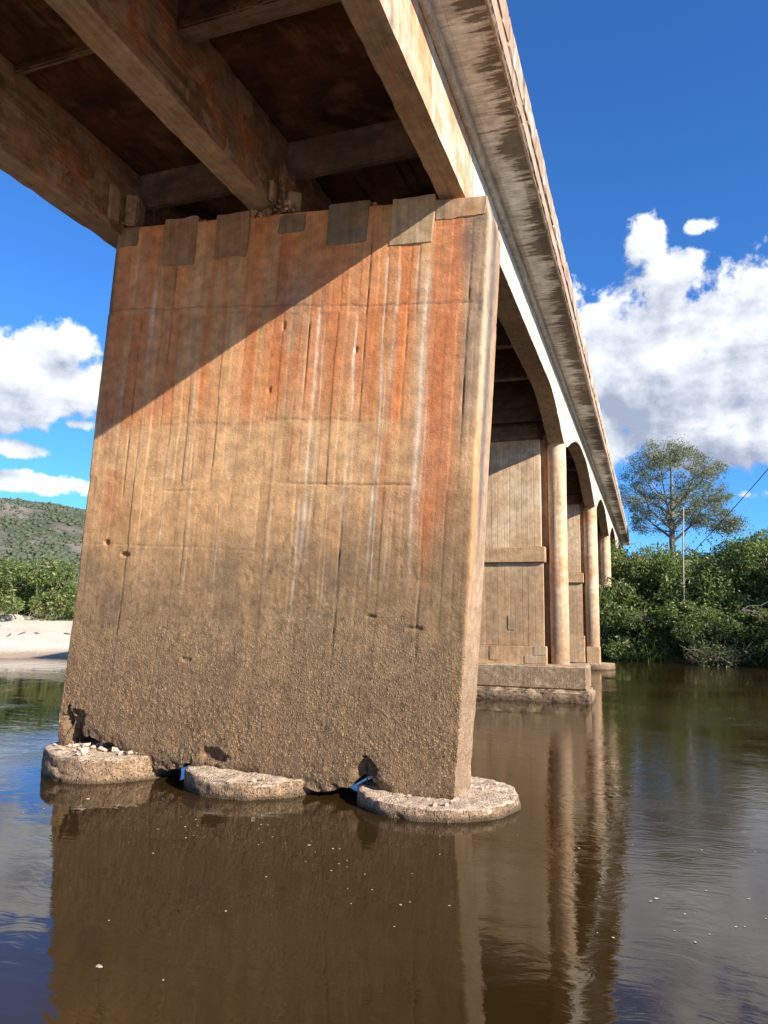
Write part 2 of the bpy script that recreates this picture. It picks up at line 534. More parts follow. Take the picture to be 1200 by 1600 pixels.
M_patch_pale = concrete('pale_mortar_concrete', (.42, .31, .19), (.36, .25, .15), tint=(.46, .23, .11), tint_amt=.7, stain=(.14, .105, .075), stain_amt=.6, bump=.5)
M_asphalt = concrete('asphalt', (.06, .06, .06), (.045, .045, .045), stain_amt=.1, bump=.3)
M_rubble = concrete('rubble_stone', (.60, .50, .40), (.45, .32, .22), stain_amt=.2, bump=.6)
M_steel = concrete('rusty_steel', (.06, .035, .025), (.04, .025, .02), stain_amt=.2, bump=.3)


def leaf_mat(name, c1, c2, c3):
    m, n, b, o = new_mat(name)
    at = n.node('ShaderNodeAttribute', attribute_name='tint')
    r = n.xyz(at.outputs['Vector'])
    col = n.mix(r[0], c1, c2)
    col = n.mix(n.mapr(r[1], .86, .97), col, c3)
    oi = n.node('ShaderNodeObjectInfo')
    col = n.mix(1.0, col, n.comb(*(n.mapr(oi.outputs['Random'], 0, 1, .78, 1.2),) * 3), 'MULTIPLY')
    n.put(b.inputs['Base Color'], col)
    b.inputs['Roughness'].default_value = .5
    b.inputs['Specular IOR Level'].default_value = .35
    tr = n.node('ShaderNodeBsdfTranslucent')
    n.put(tr.inputs[0], n.mix(1.0, col, (1.3, 1.5, .6), 'MULTIPLY'))
    mx = n.node('ShaderNodeMixShader')
    mx.inputs[0].default_value = .28
    m.node_tree.links.new(b.outputs[0], mx.inputs[1])
    m.node_tree.links.new(tr.outputs[0], mx.inputs[2])
    m.node_tree.links.new(mx.outputs[0], o.inputs[0])
    return m


M_leaf = leaf_mat('bush_leaves', (.085, .135, .035), (.22, .27, .10), (.38, .34, .17))
M_leaf_dark = leaf_mat('dark_tree_leaves', (.055, .095, .025), (.13, .185, .06), (.24, .24, .11))
M_leaf_bright = leaf_mat('bright_leaves', (.08, .15, .03), (.16, .25, .06), (.22, .27, .09))
M_leaf_grey = leaf_mat('tall_tree_leaves', (.15, .175, .08), (.28, .29, .17), (.42, .40, .28))
M_grass = leaf_mat('grass_blades', (.09, .15, .03), (.17, .24, .06), (.25, .25, .1))


def bark(name, c1, c2):
    m, n, b, o = new_mat(name)
    p = n.node('ShaderNodeNewGeometry').outputs['Position']
    f = n.noise(n.scaled(p, (8, 8, 2)), 1.0, 5, .6)
    n.put(b.inputs['Base Color'], n.mix(n.mapr(f, .35, .65), c1, c2))
    b.inputs['Roughness'].default_value = .9
    return m


M_bark = bark('grey_bark', (.16, .13, .10), (.30, .26, .21))
M_twig = bark('dry_twigs', (.13, .10, .07), (.26, .20, .145))
M_polemat = bark('pole_paint', (.30, .28, .24), (.42, .39, .34))
M_cable = bark('cable_black', (.03, .03, .03), (.05, .05, .05))


def water_mat():
    m, n, b, o = new_mat('river_water')
    p = n.node('ShaderNodeNewGeometry').outputs['Position']
    x, y, z = n.xyz(p)
    murk = n.noise(n.scaled(p, (.25, .25, 0)), 1.0, 3, .5)
    n.put(b.inputs['Base Color'], n.mix(n.mapr(murk, .35, .65), (.027, .0155, .0042), (.040, .023, .0065)))
    b.inputs['Roughness'].default_value = .025
    b.inputs['IOR'].default_value = 1.40
    b.inputs['Specular IOR Level'].default_value = .5
    # wind patches and current decide where the surface is ruffled
    flow = n.noise(n.scaled(n.vm('ADD', p, (3, 1, 0)), (.16, .30, 0)), 1.0, 4, .55, .8)
    patch = n.mapr(flow, .45, .62, .07, .8)
    calm = n.m('MULTIPLY', n.mapr(y, 9.5, 7.0), n.mapr(x, 1.2, -.6))
    patch = n.m('MULTIPLY', patch, n.mapr(calm, 0, 1, 1.0, .15))
    eddy = n.mapr(n.vm('LENGTH', n.scaled(n.vm('SUBTRACT', p, (-.3, 12.5, 0)), (.30, .12, 0))), .3, 1.25, .45, 0.0)
    patch = n.m('MAXIMUM', patch, eddy)
    wob = n.noise(n.scaled(p, (.9, .9, 0)), 1.0, 3, .5, 0, 1)
    q = n.vm('ADD', n.scaled(p, (1, 1, 0)), n.scaled(n.vm('SUBTRACT', wob, (.5, .5, .5)), (.9, .9, 0)))
    r1 = n.noise(n.scaled(q, (1.5, 4.2, 0)), 1.0, 3, .5)
    r2 = n.noise(n.scaled(q, (7, 17, 0)), 1.0, 4, .55, .5)
    r3 = n.noise(n.scaled(q, (26, 48, 0)), 1.0, 3, .5)
    h = n.m('ADD', n.m('MULTIPLY', r1, .0035), n.m('MULTIPLY', n.m('MULTIPLY', r2, patch), .0050))
    h = n.m('ADD', h, n.m('MULTIPLY', n.m('MULTIPLY', r3, patch), .0008))
    bp = n.node('ShaderNodeBump')
    bp.inputs['Strength'].default_value = 1.0
    bp.inputs['Distance'].default_value = 1.0
    n.put(bp.inputs['Height'], h)
    n.put(b.inputs['Normal'], bp.outputs[0])
    return m


M_water = water_mat()


def ground_mat():
    m, n, b, o = new_mat('ground')
    p = n.node('ShaderNodeNewGeometry').outputs['Position']
    at = n.node('ShaderNodeAttribute', attribute_name='tint')
    col = at.outputs['Color']
    a = n.noise(p, .35, 6, .65)
    c = n.noise(p, 5, 5, .6)
    col = n.mix(1.0, col, n.comb(*(n.mapr(a, .3, .7, .84, 1.14),) * 3), 'MULTIPLY')
    col = n.mix(1.0, col, n.comb(*(n.mapr(c, .3, .7, .90, 1.08),) * 3), 'MULTIPLY')
    n.put(b.inputs['Base Color'], col)
    b.inputs['Roughness'].default_value = .95
    b.inputs['Specular IOR Level'].default_value = .1
    bp = n.node('ShaderNodeBump')
    bp.inputs['Strength'].default_value = .5; bp.inputs['Distance'].default_value = .1
    n.put(bp.inputs['Height'], n.m('ADD', c, n.m('MULTIPLY', n.noise(n.scaled(p, (1, 3, 1)), 3.0, 4, .5), .6)))
    n.put(b.inputs['Normal'], bp.outputs[0])
    return m


M_ground = ground_mat()

# ------------------------------------------------------------------ terrain
SHX = np.array([-4000, -1500, -300, -120, -60, -40, -27, -22, -14, -6, -2, 4, 12, 40, 150, 1500, 4000.])
SHY = np.array([-900, -300, -60, -12, 8, 17, 26.6, 31, 39, 43.5, 43.3, 39.8, 37, 34, 60, 300, 600.])


def shore(x):
    return np.interp(x, SHX, SHY) + .5 * fbm(x * .11, x * 0, 0, 5, 3)


def height(x, y):
    s = shore(x)
    d = (y - s)
    # far bank
    left = sstep(-10, -20, x)                 # sandy beach to the left
    slope_sand = np.interp(d, [-30, -3, 0, 6, 16, 40, 120, 300], [-2.2, -.5, 0, .85, 1.55, 2.0, 3.2, 6])
    slope_soil = np.interp(d, [-30, -2, 0, 1.5, 5, 15, 60, 300], [-2.2, -.7, 0, .55, 1.6, 3.2, 4.5, 7])
    h = left * slope_sand + (1 - left) * slope_soil
    h = h + np.where(d > 2, .12 * fbm(x * .2, y * .2, 0, 8, 4) * sstep(2, 12, d), 0)
    # near bank, behind the camera
    n = -(y + .9 + .25 * np.sin(x * .3))
    near = np.interp(n, [-3.5, -1, 0, 3, 10, 60], [-2.2, -.5, 0, .5, 1.2, 2.2])
    sh_near = np.where((x > -60), near, -5)
    h = np.maximum(h, np.maximum(sh_near, -2.2))
    # hills
    r = np.hypot(x, y); az = np.degrees(np.arctan2(x, y))
    elr = np.interp(az, [-180, -110, -75, -60, -48, -44, -40, -30, -15, 10, 40, 120, 180], [1.0, 2.5, 6.0, 6.9, 6.95, 6.95, 6.6, 4.8, 2.4, 2.0, 2.2, 1.2, 1.0])
    ridge = np.tan(np.radians(elr)) * 620
    prof = sstep(230, 620, r) * (1 - .35 * sstep(700, 1500, r))
    lump = fbm(x * .006, y * .006, 0, 21, 5)
    gul = fbm(x * .018, y * .018, 0, 31, 4)
    h = h + (ridge * prof) * (1 + .10 * lump * (1 - sstep(520, 620, r) * .6)) + prof * 5 * gul
    return h


def build_ground():
    az = np.concatenate([np.arange(-180, -60, 1.5), np.arange(-60, 20, .25), np.arange(20, 180.01, 1.5)])
    rr = [0.6]
    while rr[-1] < 4500:
        rr.append(rr[-1] * 1.022 + .05)
    rr = np.array(rr)
    A, R = np.meshgrid(np.radians(az), rr, indexing='ij')
    X, Y = R * np.sin(A), R * np.cos(A)
    Z = height(X, Y)
    s = shore(X); d = Y - s
    left = sstep(-10, -20, X)
    sand = np.array([.76, .645, .50]); wet = np.array([.33, .22, .13]); soil = np.array([.10, .075, .05]); bed = np.array([.10, .06, .03])
    scrub = np.array([.080, .098, .058]); rock = np.array([.25, .21, .185]); dryg = np.array([.17, .15, .11])
    def lerp(a, b, t): return a * (1 - t[..., None]) + b * t[..., None]
    C = lerp(np.broadcast_to(soil, X.shape + (3,)), sand, left)
    C = lerp(C, sand, sstep(2.5, 0, Y))
    C = lerp(C, wet, sstep(.42, .12, Z) * .75)
    C = lerp(C, bed, sstep(.03, -.2, Z))
    # sparse grass on the sand far back
    g = sstep(22, 40, d) * left
    C = lerp(C, dryg, g * .8)
    far = sstep(90, 200, R)
    C = lerp(C, scrub, far)
    azd = np.degrees(A)
    nz = fbm(X * .035, Y * .035, 0, 41, 5, .65)
    hz = sstep(330, 400, R) * sstep(620, 560, R)
    rk = sstep(.12, .36, nz + .30 * np.exp(-((azd + 47) / 3.5) ** 2) * np.exp(-((R - 500) / 70) ** 2) * 1.6) * hz
    C = lerp(C, rock, rk)
    C = lerp(C, dryg * .8, sstep(.0, .4, fbm(X * .05, Y * .05, 0, 45, 4)) * hz * .7)
    me = mesh_np('ground', np.stack([X, Y, Z], -1).reshape(-1, 3), grid_faces(len(az), len(rr), flip=True), C.reshape(-1, 3))
    # close the small hole round the pole of the grid with a patch of riverbank
    o = link('ground', me, None, M_ground, smooth=True)
    tag(o, 'sandy river bank, wooded bank and scrub-covered hill', None, None, 'structure')
    return o


build_ground()


def build_water():
    xs = [-3000, -800, -200, -60, 60, 200, 800, 3000]
    ys = [-1500, -300, -60, 0, 30, 60, 200, 1000]
    P = np.array([(x, y, 0) for x in xs for y in ys], float)
    me = mesh_np('river_water', P, grid_faces(len(xs), len(ys), flip=False))
    o = link('river_water', me, None, M_water)
    tag(o, 'dark brown river, glassy under the bridge and ruffled to the right', None, None, 'structure')


build_water()


# ------------------------------------------------------------------ leaning wall pier (nearest)
TILT = .058
PX, PZ, PY, PT = -7.85, .33, 8.55, .80          # origin of the tilted frame, front plane, thickness
CA, SA = math.cos(TILT), math.sin(TILT)


def pier_xz(u, v):
    return PX + u * CA + v * SA, PZ - u * SA + v * CA


def top_v(u):
    return 7.62 - .035 * u


BOTX = np.array([-8.2, -7.74, -7.69, -7.62, -7.45, -7.2, -7.0, -6.8, -6.55, -6.37, -6.2, -6.0, -5.80, -5.72, -5.66, -5.6, -5.5, -5.35, -5.27, -5.2, -4.9, -4.73, -4.3, -3.93, -3.75, -3.59, -3.45, -3.38, -3.30, -3.18, -3.05, -2.9, -2.6, -2.15, -1.9])
BOTZ = np.array([.30, .30, .33, .58, .48, .44, .42, .36, .26, .24, .15, .12, .16, .24, .24, .15, .16, .24, .20, .16, .16, .15, .12, .08, .06, .11, .12, .22, .28, .26, .14, .08, .04, .02, .01])


def build_leaning_pier():
    root = empty('leaning_pier', (-4.9, 8.9, 0), 'leaning concrete wall pier, rust-orange above, pebbly brown foot on three low round footings', 'bridge pier')
    W = 5.74
    # path in plan: (u, y, nu, ny)
    nfront = 372
    path = []
    r = .035
    for y in np.linspace(PY + PT - r, PY + r, 26):
        path.append((0, y, -1, 0))
    for a in np.linspace(0, np.pi / 2, 5)[1:-1]:
        path.append((r - r * math.cos(a), PY + r - r * math.sin(a), -math.cos(a), -math.sin(a)))
    for u in np.linspace(r, W - r, nfront):
        path.append((u, PY, 0, -1))
    for a in np.linspace(0, np.pi / 2, 7)[1:-1]:
        path.append((W - r + r * math.sin(a), PY + r - r * math.cos(a), math.sin(a), -math.cos(a)))
    for y in np.linspace(PY + r, PY + PT - .05, 34):
        path.append((W, y, 1, 0))
    for a in np.linspace(0, np.pi / 2, 6)[1:]:
        path.append((W - .05 + .05 * math.cos(a), PY + PT - .05 + .05 * math.sin(a), math.cos(a), math.sin(a)))
    path = np.array(path)
    U0 = path[:, 0]; Y0 = path[:, 1]; NU = path[:, 2]; NY = path[:, 3]
    nv = 440
    t = np.linspace(0, 1, nv) ** 1.12
    # bottom per u: world z profile -> v
    xw = PX + U0 * CA + .05 * SA
    vb = (np.interp(xw, BOTX, BOTZ) - PZ + U0 * SA) / CA
    vb = vb + .035 * fbm(U0 * 9, Y0 * 9, 0, 3, 4) * (1 - .0)
    vt = top_v(U0)
    Ug = np.repeat(U0[:, None], nv, 1); Yg = np.repeat(Y0[:, None], nv, 1)
    Vg = vb[:, None] + t[None, :] * (vt - vb)[:, None]
    front = (np.abs(NY) > .5)[:, None] * np.ones_like(Vg)
    S = Ug + (Yg - PY) * np.where(Ug < W / 2, -1, 1)       # unrolled coordinate
    # --- board marks
    joints = np.array([-.7, -.52, -.35, -.17, 0, .15, .32, .47, .64, .82, 1.0, 1.16, 1.33, 1.48, 1.61, 1.74, 1.92, 2.08, 2.24, 2.42, 2.62, 2.84, 2.99, 3.12, 3.25, 3.38, 3.52, 3.66, 3.80, 3.92, 4.06, 4.19, 4.31, 4.45, 4.60, 4.75, 4.87, 4.99, 5.13, 5.28, 5.41, 5.54, 5.65, 5.74, 5.95, 6.2, 6.6])
    wob = .012 * vnoise(Vg * 1.3, S * .5, 0, 17)
    bi = np.clip(np.searchsorted(joints, S + wob) - 1, 0, len(joints) - 2)
    br = rng.uniform(-1, 1, 64)
    # boards are a separate lift above and below the two pour joints
    lift = (Vg > 6.25 - .06 * Ug).astype(int) + (Vg > 3.80 - .02 * Ug).astype(int)
    boff = br[(bi * 3 + lift * 7) % 64]
    dist = np.min(np.abs((S + wob)[..., None] - joints[None, None, :]), -1)
    deepj = np.zeros_like(S)
    for u0, v0, v1 in ((4.19, 4.6, 7.0), (4.75, 4.6, 7.0), (3.38, 4.7, 6.6), (1.16, 4.6, 7.0), (.64, 3.5, 6.2), (5.54, 4.4, 6.5), (2.84, 5.9, 7.3), (4.06, 1.6, 3.4), (1.74, 2.4, 3.2), (5.13, 1.5, 2.8), (.82, 1.6, 2.9)):
        k = np.exp(-((S - u0 - .012 * fbm(Vg * 4, u0, 0, 13, 3)) / .0085) ** 2) * sstep(v0 - .2, v0 + .2, Vg) * sstep(v1 + .15, v1 - .15, Vg)
        k = k * (.35 + .65 * sstep(-.25, .25, vnoise(Vg * 7, u0 * 3, 0, 19)))
        deepj = np.maximum(deepj, k)
    wear = sstep(3.3, 1.6, Vg + .5 * fbm(S * .8, Vg * .8, 0, 61, 3))      # 0 above, 1 in the scoured zone
    disp = boff * .0046 * (1 - wear * .45) - .0034 * np.exp(-(dist / .010) ** 2) * (1 - wear * .35) * (.3 + .7 * sstep(-.3, .3, vnoise(S * 3, Vg * 1.2, 0, 20))) - .012 * deepj
    def hline(v0, amp, seed, width=.010, u0=-9, u1=9, depth=.008):
        vv = v0 + amp * fbm(S * 1.4, S * 0, 0, seed, 5, .6)
        return depth * np.exp(-((Vg - vv) / width) ** 2) * sstep(u0, u0 + .1, S) * sstep(u1, u1 - .1, S)
    disp -= hline(6.34 - .055 * Ug, .07, 71)
    disp -= hline(3.74, .02, 72, u0=3.2, u1=5.0, depth=.012)
    disp -= hline(3.62, .03, 74, u0=1.3, u1=2.0, depth=.010)
    disp -= hline(2.84, .03, 75, u0=.2, u1=2.9, depth=.007)
    disp -= hline(7.08, .03, 76, u0=4.9, u1=9, depth=.007)
    # raised skin above a ragged edge
    edge = 4.58 + .10 * fbm(S * 1.7, S * 0, 0, 77, 5, .6)
    skin = sstep(-.012, .012, Vg - edge) * sstep(4.7, 4.3, S) * sstep(.5, 1.3, S)
    disp += .007 * skin
    # spalled, pitted patches
    sp = fbm(S * .9, Vg * .55, 0, 81, 5, .6)
    spall = sstep(.22, .30, sp) * sstep(6.5, 4.7, Vg) * sstep(1.6, 2.6, Vg)
    disp -= spall * (.006 + .006 * fbm(S * 22, Vg * 22, 0, 82, 3))
    # washed out foot with exposed pebbles
    peb = np.abs(fbm(S * 22, Vg * 22, Yg * 22, 91, 3, .7))
    peb2 = fbm(S * 33, Vg * 33, Yg * 33, 95, 2)
    ero = fbm(S * 1.5, Vg * 2.6, 0, 92, 4)
    deep = sstep(1.5, .3, Vg)
    disp += wear * (.011 * (.30 - peb) + .0055 * peb2) * (.35 + .9 * deep) * (.5 + .9 * sstep(-.3, .3, ero)) + wear * deep * .012 * ero
    disp -= wear * .010 + deep * .018 * (1 + fbm(S * 2.3, Vg * 2.3, 0, 96, 4))
    # ragged hollows along the foot
    hfoot = Vg - vb[:, None]
    disp -= .055 * sstep(.16, 0, hfoot) * (.6 + .9 * fbm(S * 7, Vg * 7, 0, 97, 3))
    def hole(u, v, ru, rv, dep, sd):
        q = np.hypot((S - u) / ru, (Vg - v) / rv) + .5 * fbm(S * 12, Vg * 12, 0, sd, 3)
        return dep * sstep(1.0, .6, q)
    holes = hole(.44, 2.86, .07, .05, .06, 101) + hole(.80, 2.70, .10, .035, .035, 102) + hole(.30, .32, .22, .20, .10, 103) + hole(.16, .42, .05, .22, .10, 104) \
        + hole(2.55, .20, .22, .10, .08, 105) + hole(4.62, .30, .16, .13, .10, 106) + hole(4.08, 5.50, .03, .05, .03, 107) + hole(5.1, 2.0, .10, .03, .02, 108) + hole(3.0, 5.9, .03, .06, .02, 109) \
        + hole(2.86, 5.02, .03, .05, .02, 110) + hole(4.55, 2.1, .09, .03, .02, 111) + hole(2.0, 1.35, .12, .04, .02, 112)
    disp -= holes
    disp += .0022 * fbm(S * 9, Vg * 9, Yg * 9, 98, 4, .6)
    # slight overall bow
    disp += .010 * fbm(S * .5, Vg * .5, 0, 99, 2)
    UU = Ug + disp * NU[:, None]
    YY = Yg + disp * NY[:, None]
    # round the shoulder towards the top on the right end
    topround = sstep(7.15, 7.42, Vg) * (1 - sstep(.0, .12, (W - Ug))) * .05
    UU = UU - topround
    # the foot is slightly thicker
    YY = YY - front * sstep(2.5, 0, Vg) * .07 * (NY < -.5)[:, None]
    Xw = PX + UU * CA + Vg * SA
    Zw = PZ - UU * SA + Vg * CA
    P = np.stack([Xw, YY, Zw], -1)
    # --- colour of the concrete
    L = lambda a, b, k: a * (1 - k[..., None]) + np.asarray(b) * k[..., None]
    shp = Vg.shape
    up = sstep(4.2, 4.9, Vg + .25 * fbm(S * 1.2, S * 0, 0, 120, 4))
    stv = fbm(S * 9, Vg * .35, 0, 121, 5, .6)         # vertical streaks
    stv2 = fbm(S * 26, Vg * .5, 0, 122, 4, .6)
    blo = fbm(S * 1.1, Vg * .8, 0, 123, 5, .6)
    C = np.broadcast_to(np.array([.60, .345, .160]), shp + (3,))
    C = L(C, (.45, .255, .125), sstep(-.1, .5, blo) * .8)
    orange = np.clip(up * (.55 + .9 * stv + .5 * br[(bi * 5 + 3) % 64] * .6), 0, 1)
    C = L(C, (.62, .215, .075), orange * .97)
    C = L(C, (.50, .30, .165), np.clip(up * sstep(.1, .6, -stv), 0, 1) * .45)
    # patches of rust spreading below the joint
    C = L(C, (.46, .20, .10), sstep(.15, .5, fbm(S * .9, Vg * .6, 0, 124, 4)) * sstep(2.6, 3.5, Vg) * .45)
    # red band near the right end
    redw = np.exp(-((S - 5.27 - .05 * vnoise(Vg, 0, 0, 7)) / .24) ** 4) * sstep(2.7, 3.4, Vg + .4 * stv) * (.65 + .5 * fbm(S * 6, Vg * 1.2, 0, 125, 4))
    C = L(C, (.50, .16, .07), np.clip(redw, 0, 1) * .80)
    redl = np.exp(-((S - 3.9) / .9) ** 2) * sstep(4.7, 5.2, Vg) * sstep(7.3, 6.9, Vg) * (.5 + .6 * fbm(S * 4, Vg * .9, 0, 126, 4))
    C = L(C, (.56, .20, .085), np.clip(redl, 0, 1) * .75)
    # grey-tan strip with dark staining at the right top
    gs = sstep(5.40, 5.56, S + .04 * stv) * sstep(3.9, 5.2, Vg) * sstep(6.6, 5.9, S)
    C = L(C, (.34, .255, .17), gs * .8)
    C = L(C, (.13, .12, .10), np.exp(-((S - 5.48) / .12) ** 2 - ((Vg - 6.85) / .40) ** 2) * .65)
    C = L(C, (.18, .15, .11), gs * sstep(.0, .5, fbm(S * 7, Vg * 2.5, 0, 127, 4)) * .6)
    # smoky grey area and a mid zone of dark film
    C = L(C, (.20, .175, .14), np.exp(-((S - 3.1) / .35) ** 2 - ((Vg - 6.3) / .42) ** 2) * .55)
    C = L(C, (.36, .28, .19), np.exp(-((S - 3.15) / .18) ** 2 - ((Vg - 5.4) / .8) ** 2) * .55 * sstep(-.3, .3, fbm(S * 3, Vg * 3, 0, 128, 3)))
    # pale skin zone under the ragged edge
    C = L(C, (.66, .41, .21), sstep(.02, -.05, Vg - edge) * sstep(3.3, 4.3, Vg) * (.35 + .3 * blo) * sstep(5.0, 4.4, S))
    # dirt towards the waterline
    brn = sstep(3.7, 2.3, Vg + .45 * fbm(S * .7, Vg * .4, 0, 129, 4) - .10 * (S - 2.5))
    C = L(C, (.27, .170, .088), brn * .86)
    C = L(C, (.21, .145, .085), brn * sstep(.0, .5, fbm(S * 1.6, Vg * 1.0, 0, 130, 4)) * .7)
    C = L(C, (.28, .165, .08), sstep(1.2, .5, Vg) * .75)
    C = L(C, (.145, .105, .07), sstep(.45, .1, hfoot) * .45)
    C = L(C, (.33, .15, .07), np.exp(-((S - .65) / .3) ** 2 - ((Vg - 3.15) / .35) ** 2) * .45)
    # pebbles
    C = L(C, (.50, .34, .19), wear * sstep(.64, .80, fbm(S * 33, Vg * 33, 0, 131, 2) * .5 + .5) * .7 * sstep(-.3, .4, ero))
    C = L(C, (.13, .09, .055), wear * sstep(.62, .78, fbm(S * 27, Vg * 27, 0, 133, 2) * .5 + .5) * .6)
    C = L(C, (.10, .075, .05), wear * sstep(.30, .10, .5 - peb) * .0)
    C = C * (1 - .28 * (wear * sstep(.0, .012, holes + wear * .02 * peb2))[..., None] * .5)
    # single boards keep their own tone, some with pale lime skin
    tone = br[(bi * 7 + lift * 13 + 5) % 64]
    C = L(C, (.62, .43, .27), np.clip((tone - .45) * 1.6, 0, 1) * .40 * (1 - brn) * (.6 + .8 * stv))
    C = L(C, (.30, .17, .09), np.clip((-tone - .5) * 1.6, 0, 1) * .35 * (1 - brn * .6) * (.6 + .8 * stv2))
    # rust weeping from the joints
    for u0, va, ln, w, k in ((2.9, 6.2, 1.6, .07, .7), (3.75, 6.3, 2.0, .10, .7), (4.28, 6.2, 1.8, .06, .7), (1.3, 6.2, 2.2, .12, .6), (.45, 3.9, 1.0, .16, .6), (2.1, 6.3, 1.5, .08, .6), (4.85, 6.2, 1.3, .07, .6), (3.3, 4.5, .9, .12, .5), (4.55, 4.4, 1.1, .14, .5), (1.9, 4.5, .8, .10, .45), (5.2, 3.6, 1.3, .12, .6), (3.95, 3.4, .9, .05, .6)):
        dn = (va - Vg) / ln
        g = np.exp(-((S - u0 - .05 * fbm(Vg * 2, u0 * 5, 0, 171, 4)) / (w * (1.1 - .5 * np.clip(dn, 0, 1)))) ** 2) * sstep(-.03, .03, dn + .05 * fbm(S * 9, Vg, 0, 172, 3)) * sstep(1.1, .3, dn)
        C = L(C, (.50, .155, .05), np.clip(g * k * (.7 + .8 * stv2), 0, 1))
    # lime runs
    runs = [(3.52, 6.3, 2.5, .022, .9), (3.60, 6.1, 2.6, .012, .8), (4.07, 6.2, 3.0, .014, .95), (4.13, 4.9, 3.2, .009, .6), (4.45, 6.9, 2.6, .016, 1.0), (4.50, 5.2, 2.2, .009, .7),
            (4.99, 6.75, 2.6, .030, .75), (5.07, 5.2, 2.8, .010, .6), (1.69, 5.6, 3.5, .014, .7), (1.80, 4.6, 2.0, .010, .6), (.82, 6.9, 5.0, .028, .6), (2.2, 6.0, 3.9, .008, .4),
            (2.62, 5.2, 3.0, .008, .4), (1.35, 4.4, 2.1, .010, .55), (3.05, 4.4, 2.3, .010, .5), (3.45, 3.8, 1.6, .016, .55), (3.85, 4.0, 1.9, .008, .45), (4.68, 4.4, 2.2, .010, .4), (4.86, 7.2, 5.2, .018, .45),
            (3.95, 7.0, 5.4, .010, .4), (4.6, 6.8, 4.4, .030, .35), (2.28, 3.6, 1.5, .010, .4), (5.62, 5.0, 3.0, .01, .4), (.42, 5.5, 3.4, .010, .35), (1.02, 3.4, 1.8, .008, .4)]
    for u0, va, vb2, w, k in runs:
        du = S - u0 - .030 * fbm(Vg * 1.1, u0 * 7, 0, 140, 4)
        g = np.exp(-(du / (w * (1 + .5 * vnoise(Vg * 3, u0, 0, 141)))) ** 2) * sstep(va + .1, va - .5, Vg) * sstep(vb2 - .2, vb2 + .9, Vg)
        g = g * (.55 + .45 * sstep(-.4, .2, vnoise(Vg * 5, u0 * 5, 0, 142)))
        C = L(C, (.74, .62, .47), np.clip(g * k, 0, 1) * .92)
    C = L(C, (.50, .42, .31), np.clip(np.exp(-((S - 4.99) / .07) ** 2) * sstep(3.4, 4.4, Vg) * sstep(6.8, 6.2, Vg), 0, 1) * .5)
    C = L(C, (.12, .085, .055), np.clip(deepj * .6 + np.exp(-(dist / .007) ** 2) * .22 * (1 - wear * .6) * sstep(-.2, .3, vnoise(S * 3, Vg * 1.2, 0, 20)), 0, 1))
    C = L(C, (.09, .07, .055), np.clip((hline(6.34 - .055 * Ug, .07, 71, depth=1) * .5) + hline(3.74, .02, 72, u0=3.2, u1=5.0, depth=.6), 0, 1))
    # right end face: pale below, dark streak above, orange along the front edge
    endw = sstep(W - .02, W + .04, S) * (NU[:, None] > .3)
    C = L(C, (.40, .275, .175), endw * .8)
    C = L(C, (.56, .27, .11), endw * sstep(W + .30, W + .02, S) * sstep(2.2, 3.0, Vg) * sstep(5.2, 4.3, Vg) * .8)
    C = L(C, (.50, .40, .28), endw * sstep(W + .22, W + .05, S) * sstep(4.2, 5.0, Vg) * .8)
    C = L(C, (.115, .11, .105), endw * np.clip(np.exp(-((S - W - .36) / .15) ** 2) * sstep(2.4, 4.0, Vg + .8 * stv) * 1.1, 0, 1) * .8)
    # left end dark
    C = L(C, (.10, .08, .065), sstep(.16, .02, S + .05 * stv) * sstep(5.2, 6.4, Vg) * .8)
    C = C * (1 + .08 * stv2 * (1 - wear))[..., None] * (1 + .10 * br[(bi * 3 + lift * 7 + 11) % 64] * (1 - wear * .8))[..., None]
    C = C * (1 + .10 * fbm(S * 14, Vg * 14, 0, 150, 3))[..., None]
    C = np.clip(C, .01, .8)
    npth = len(path)
    verts = [P.reshape(-1, 3)]; cols = [C.reshape(-1, 3)]
    faces = [grid_faces(npth, nv)]
    # back face and caps
    nb = npth * nv
    k = npth
    bt = np.stack([Xw[:, -1], np.full(k, PY + PT), Zw[:, -1]], -1)
    bb = np.stack([Xw[:, 0], np.full(k, PY + PT), Zw[:, 0]], -1)
    verts += [bt, bb]; cols += [C[:, -1], C[:, 0]]
    i = np.arange(k - 1)
    ti, tb, bbi = i * nv + nv - 1, nb + i, nb + k + i
    f_top = np.stack([ti, (i + 1) * nv + nv - 1, tb + 1, tb], -1)
    f_bot = np.stack([i * nv, bbi, bbi + 1, (i + 1) * nv], -1)
    f_back = np.stack([tb, tb + 1, bbi + 1, bbi], -1)
    faces += [f_top, f_bot, f_back]
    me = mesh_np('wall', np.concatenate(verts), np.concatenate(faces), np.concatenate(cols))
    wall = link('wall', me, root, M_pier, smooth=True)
    wall.matrix_parent_inverse = root.matrix_world.inverted()
    wall.location = -Vector(root.location)
    # mortar patches against the head of the wall (u0,u1,v0,v1,material)
    for (u0, u1, v0, v1, mt, th) in ((3.52, 4.12, 6.98, 7.56, M_patch_dark, .018), (4.44, 5.02, 6.88, 7.53, M_patch_pale, .018), (.87, 1.45, 6.92, 7.66, M_patch, .018),
                                      (1.76, 2.32, 6.95, 7.63, M_patch, .017), (2.78, 3.20, 7.22, 7.50, M_patch_dark, .017), (5.03, 5.70, 7.17, 7.435, M_patch_pale, .014), (.05, .40, 7.30, 7.60, M_patch_dark, .016)):
        x0, z0 = pier_xz(u0, v0)
        hgt = v1 - v0; wid = u1 - u0
